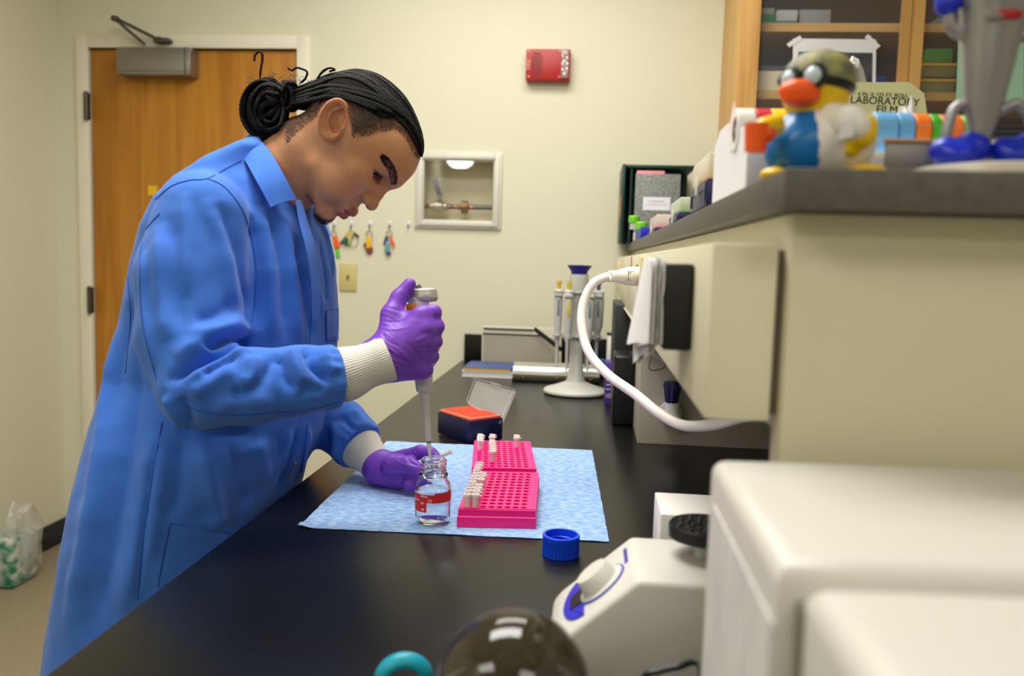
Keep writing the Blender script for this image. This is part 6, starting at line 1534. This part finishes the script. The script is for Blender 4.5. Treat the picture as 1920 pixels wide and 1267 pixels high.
def lglove(P):
    d = rc(P, h3(704, 868, 1.38), LW, .029, .030)
    for c, r in ((h3(757, 860, 1.352), .0165), (h3(758, 880, 1.342), .0170), (h3(752, 896, 1.338), .0165), (h3(744, 903, 1.345), .0150)): d = smin(d, rc(P, LW, c, .0270, r), .012)
    d = smin(d, chain(P, [h3(757, 859, 1.352), h3(788, 847, 1.335), h3(808, 850, 1.325), h3(822, 862, 1.318)], [.0150, .0122, .0110, .0095], .003), .005)
    d = smin(d, chain(P, [h3(735, 872, 1.33), h3(766, 872, 1.318), h3(792, 884, 1.305), h3(816, 872, 1.30)], [.0190, .0150, .0122, .0100], .004), .006)
    d = smin(d, chain(P, [h3(756, 884, 1.34), h3(788, 892, 1.335), h3(796, 900, 1.325), h3(776, 904, 1.318)], [.0150, .0135, .0125, .0115], .006), .010)
    d = smin(d, chain(P, [h3(752, 896, 1.335), h3(776, 904, 1.325), h3(768, 908, 1.312)], [.0145, .0130, .0115], .006), .010)
    return smax(d, BZ+.0045-P[2], .003)
lf = [([(708, 880), (716, 900), (736, 912)], -.0012, .002), ([(722, 870), (745, 858), (765, 852)], -.0011, .002), ([(762, 852), (772, 868), (790, 872)], -.0022, .0025), ([(720, 890), (745, 895), (768, 892)], -.0014, .002), ([(738, 862), (756, 870), (778, 876)], .0012, .002), ([(730, 882), (750, 886), (775, 888)], .0010, .002), ([(778, 840), (784, 854)], -.0010, .002), ([(745, 905), (765, 898), (790, 898)], -.0012, .002), ([(714, 862), (726, 880), (728, 905)], -.0009, .0018)]
glove(lglove, (-.42, 1.34, .90), (-.18, 1.52, 1.06), lf)
# trousers and shoes below the coat
Mtr = mat('dark_trousers', (30, 34, 46), .8); 
def legs(P):
    d = None
    for yy in (1.27, 1.49):
        e = chain(P, [(-.69, yy, .90), (-.70, yy, .52), (-.74, yy, .16)], [.08, .068, .056], .01); d = e if d is None else smin(d, e, .02)
    return smax(d, .125-P[2], .004)
bobj(sdf_mesh(legs, (-.90, 1.12, .04), (-.58, 1.65, 1.06), .009), 'trousers', Mtr, person)
for yy in (1.27, 1.49):
    def shoe(P, yy=yy): return smax(smin(ell(P, (-.70, yy, .095), (.145, .048, .055)), rc(P, (-.76, yy, .115), (-.76, yy, .175), .05, .045), .03), .067-P[2], .004)
    bobj(sdf_mesh(shoe, (-.90, yy-.08, .060), (-.52, yy+.08, .25), .006), 'shoe', mat('shoe_black', (22, 22, 24), .5), person)

# ================================================================== PIPETTE IN THE HAND
Mpg = mat('pipette_ivory', (206, 204, 200), .3); Mpgd = mat('pipette_metal', (150, 146, 134), .25, .7)
PA = G(785, 572, 1.283); PB = G(796, 735, 1.272); PCt = G(803.5, 826, 1.262)
axp = PA-PB; axp /= np.linalg.norm(axp)
pip = thing('handheld_pipette', 'single channel pipette gripped in the raised purple glove above the bottle', 'pipette', G(807, 868, 1.25))
Lb = np.linalg.norm(PA-PB)
B().lathe([(.0085, -.001), (.0125, .002), (.0135, .012), (.0145, .026), (.0150, .05), (.0155, Lb-.02), (.0165, Lb), (.0160, Lb+.012), (.010, Lb+.014)], PB, axp, 32).build('handle_body', Mpg, pip)
top = PA+axp*.012
sidev = np.cross(axp, [0, 1, 0]); sidev /= np.linalg.norm(sidev)
if sidev[0] < 0: sidev = -sidev
fwd_ = np.cross(sidev, axp)
Mt = frameM(top+sidev*.005, sidev, fwd_)
b_ = B()
for k, (r, h) in enumerate(((.88, -.001), (1, .001), (1, .005), (.95, .0085), (.80, .010))):
    pass
rings = [[Mt @ Vector((.0250*r*math.cos(a)+.001, .0165*r*math.sin(a), h+.05*(max(.0250*r*math.cos(a), -.01))*.4)) for a in np.linspace(0, 2*PI, 40, endpoint=False)] for (r, h) in ((.84, -.013), (.97, -.010), (1, .001), (.95, .006), (.84, .0075), (.80, .006), (.2, .006))]
b_.loft(rings).build('finger_rest', mat('rest_silver', (186, 182, 170), .32, .45), pip, smooth=75)
B().lathe([(.0092, .0), (.0088, .009), (.0075, .0095), (.0075, .012)], top-sidev*.002+axp*.003, axp, 24).build('plunger_stem', Mpg, pip)
B().lathe([(.0078, .0), (.0084, .002), (.0084, .005), (.0066, .0072), (.001, .0075)], top-sidev*.002+axp*.0135, axp, 24).build('plunger_button', mat('plunger_grey', (120, 120, 116), .35), pip)
ql = G(772, 581, 1.266); o = B().box((-.0085, -.0095, 0), (.0085, .0095, .0006), .0002, 1, frameM(ql+np.array([0, -.0005, 0]), sidev, axp)).build('orange_label', mat('label_orange', (255, 152, 24), .4), pip)
tb = B(); tb.text('4', .010, frameM(ql+np.array([0, -.0014, 0]), sidev, axp), .0001); tb.build('ink_mark', mat('black_ink', (0, 0, 0)), o)
ax2 = PCt-PB; L2_ = np.linalg.norm(ax2)
B().lathe([(.0085, 0), (.0075, .004), (.0066, .01), (.0052, L2_-.006), (.0050, L2_)], PB, ax2, 24).build('shaft', Mpg, pip)
TE = G(807.5, 869, 1.25); a3 = TE-PCt; L3 = np.linalg.norm(a3)
B().lathe([(.0030, 0), (.0032, .004), (.0022, .006), (.0022, .008)], PCt, a3, 16).build('tip_cone', Mpgd, pip)
B().lathe([(.0042, .005), (.0042, .009), (.0030, .010), (.0026, .018), (.0010, L3), (.0004, L3), (.0018, .018), (.0022, .009)], PCt, a3, 20, cap=False).build('disposable_tip', mat('clear_tip', (240, 236, 232), .15, alpha=.55, spec=.7), pip)
# tube held in the other hand
mt_ = copytree(proto); p = G(829, 853, 1.395); mt_.location = p; mt_.rotation_euler = (.2, 1.15, .5); mt_.scale = (.85, .85, .85); del mt_['group']
mt_['label'] = 'clear microtube held by the purple gloved fingers behind the glass bottle'
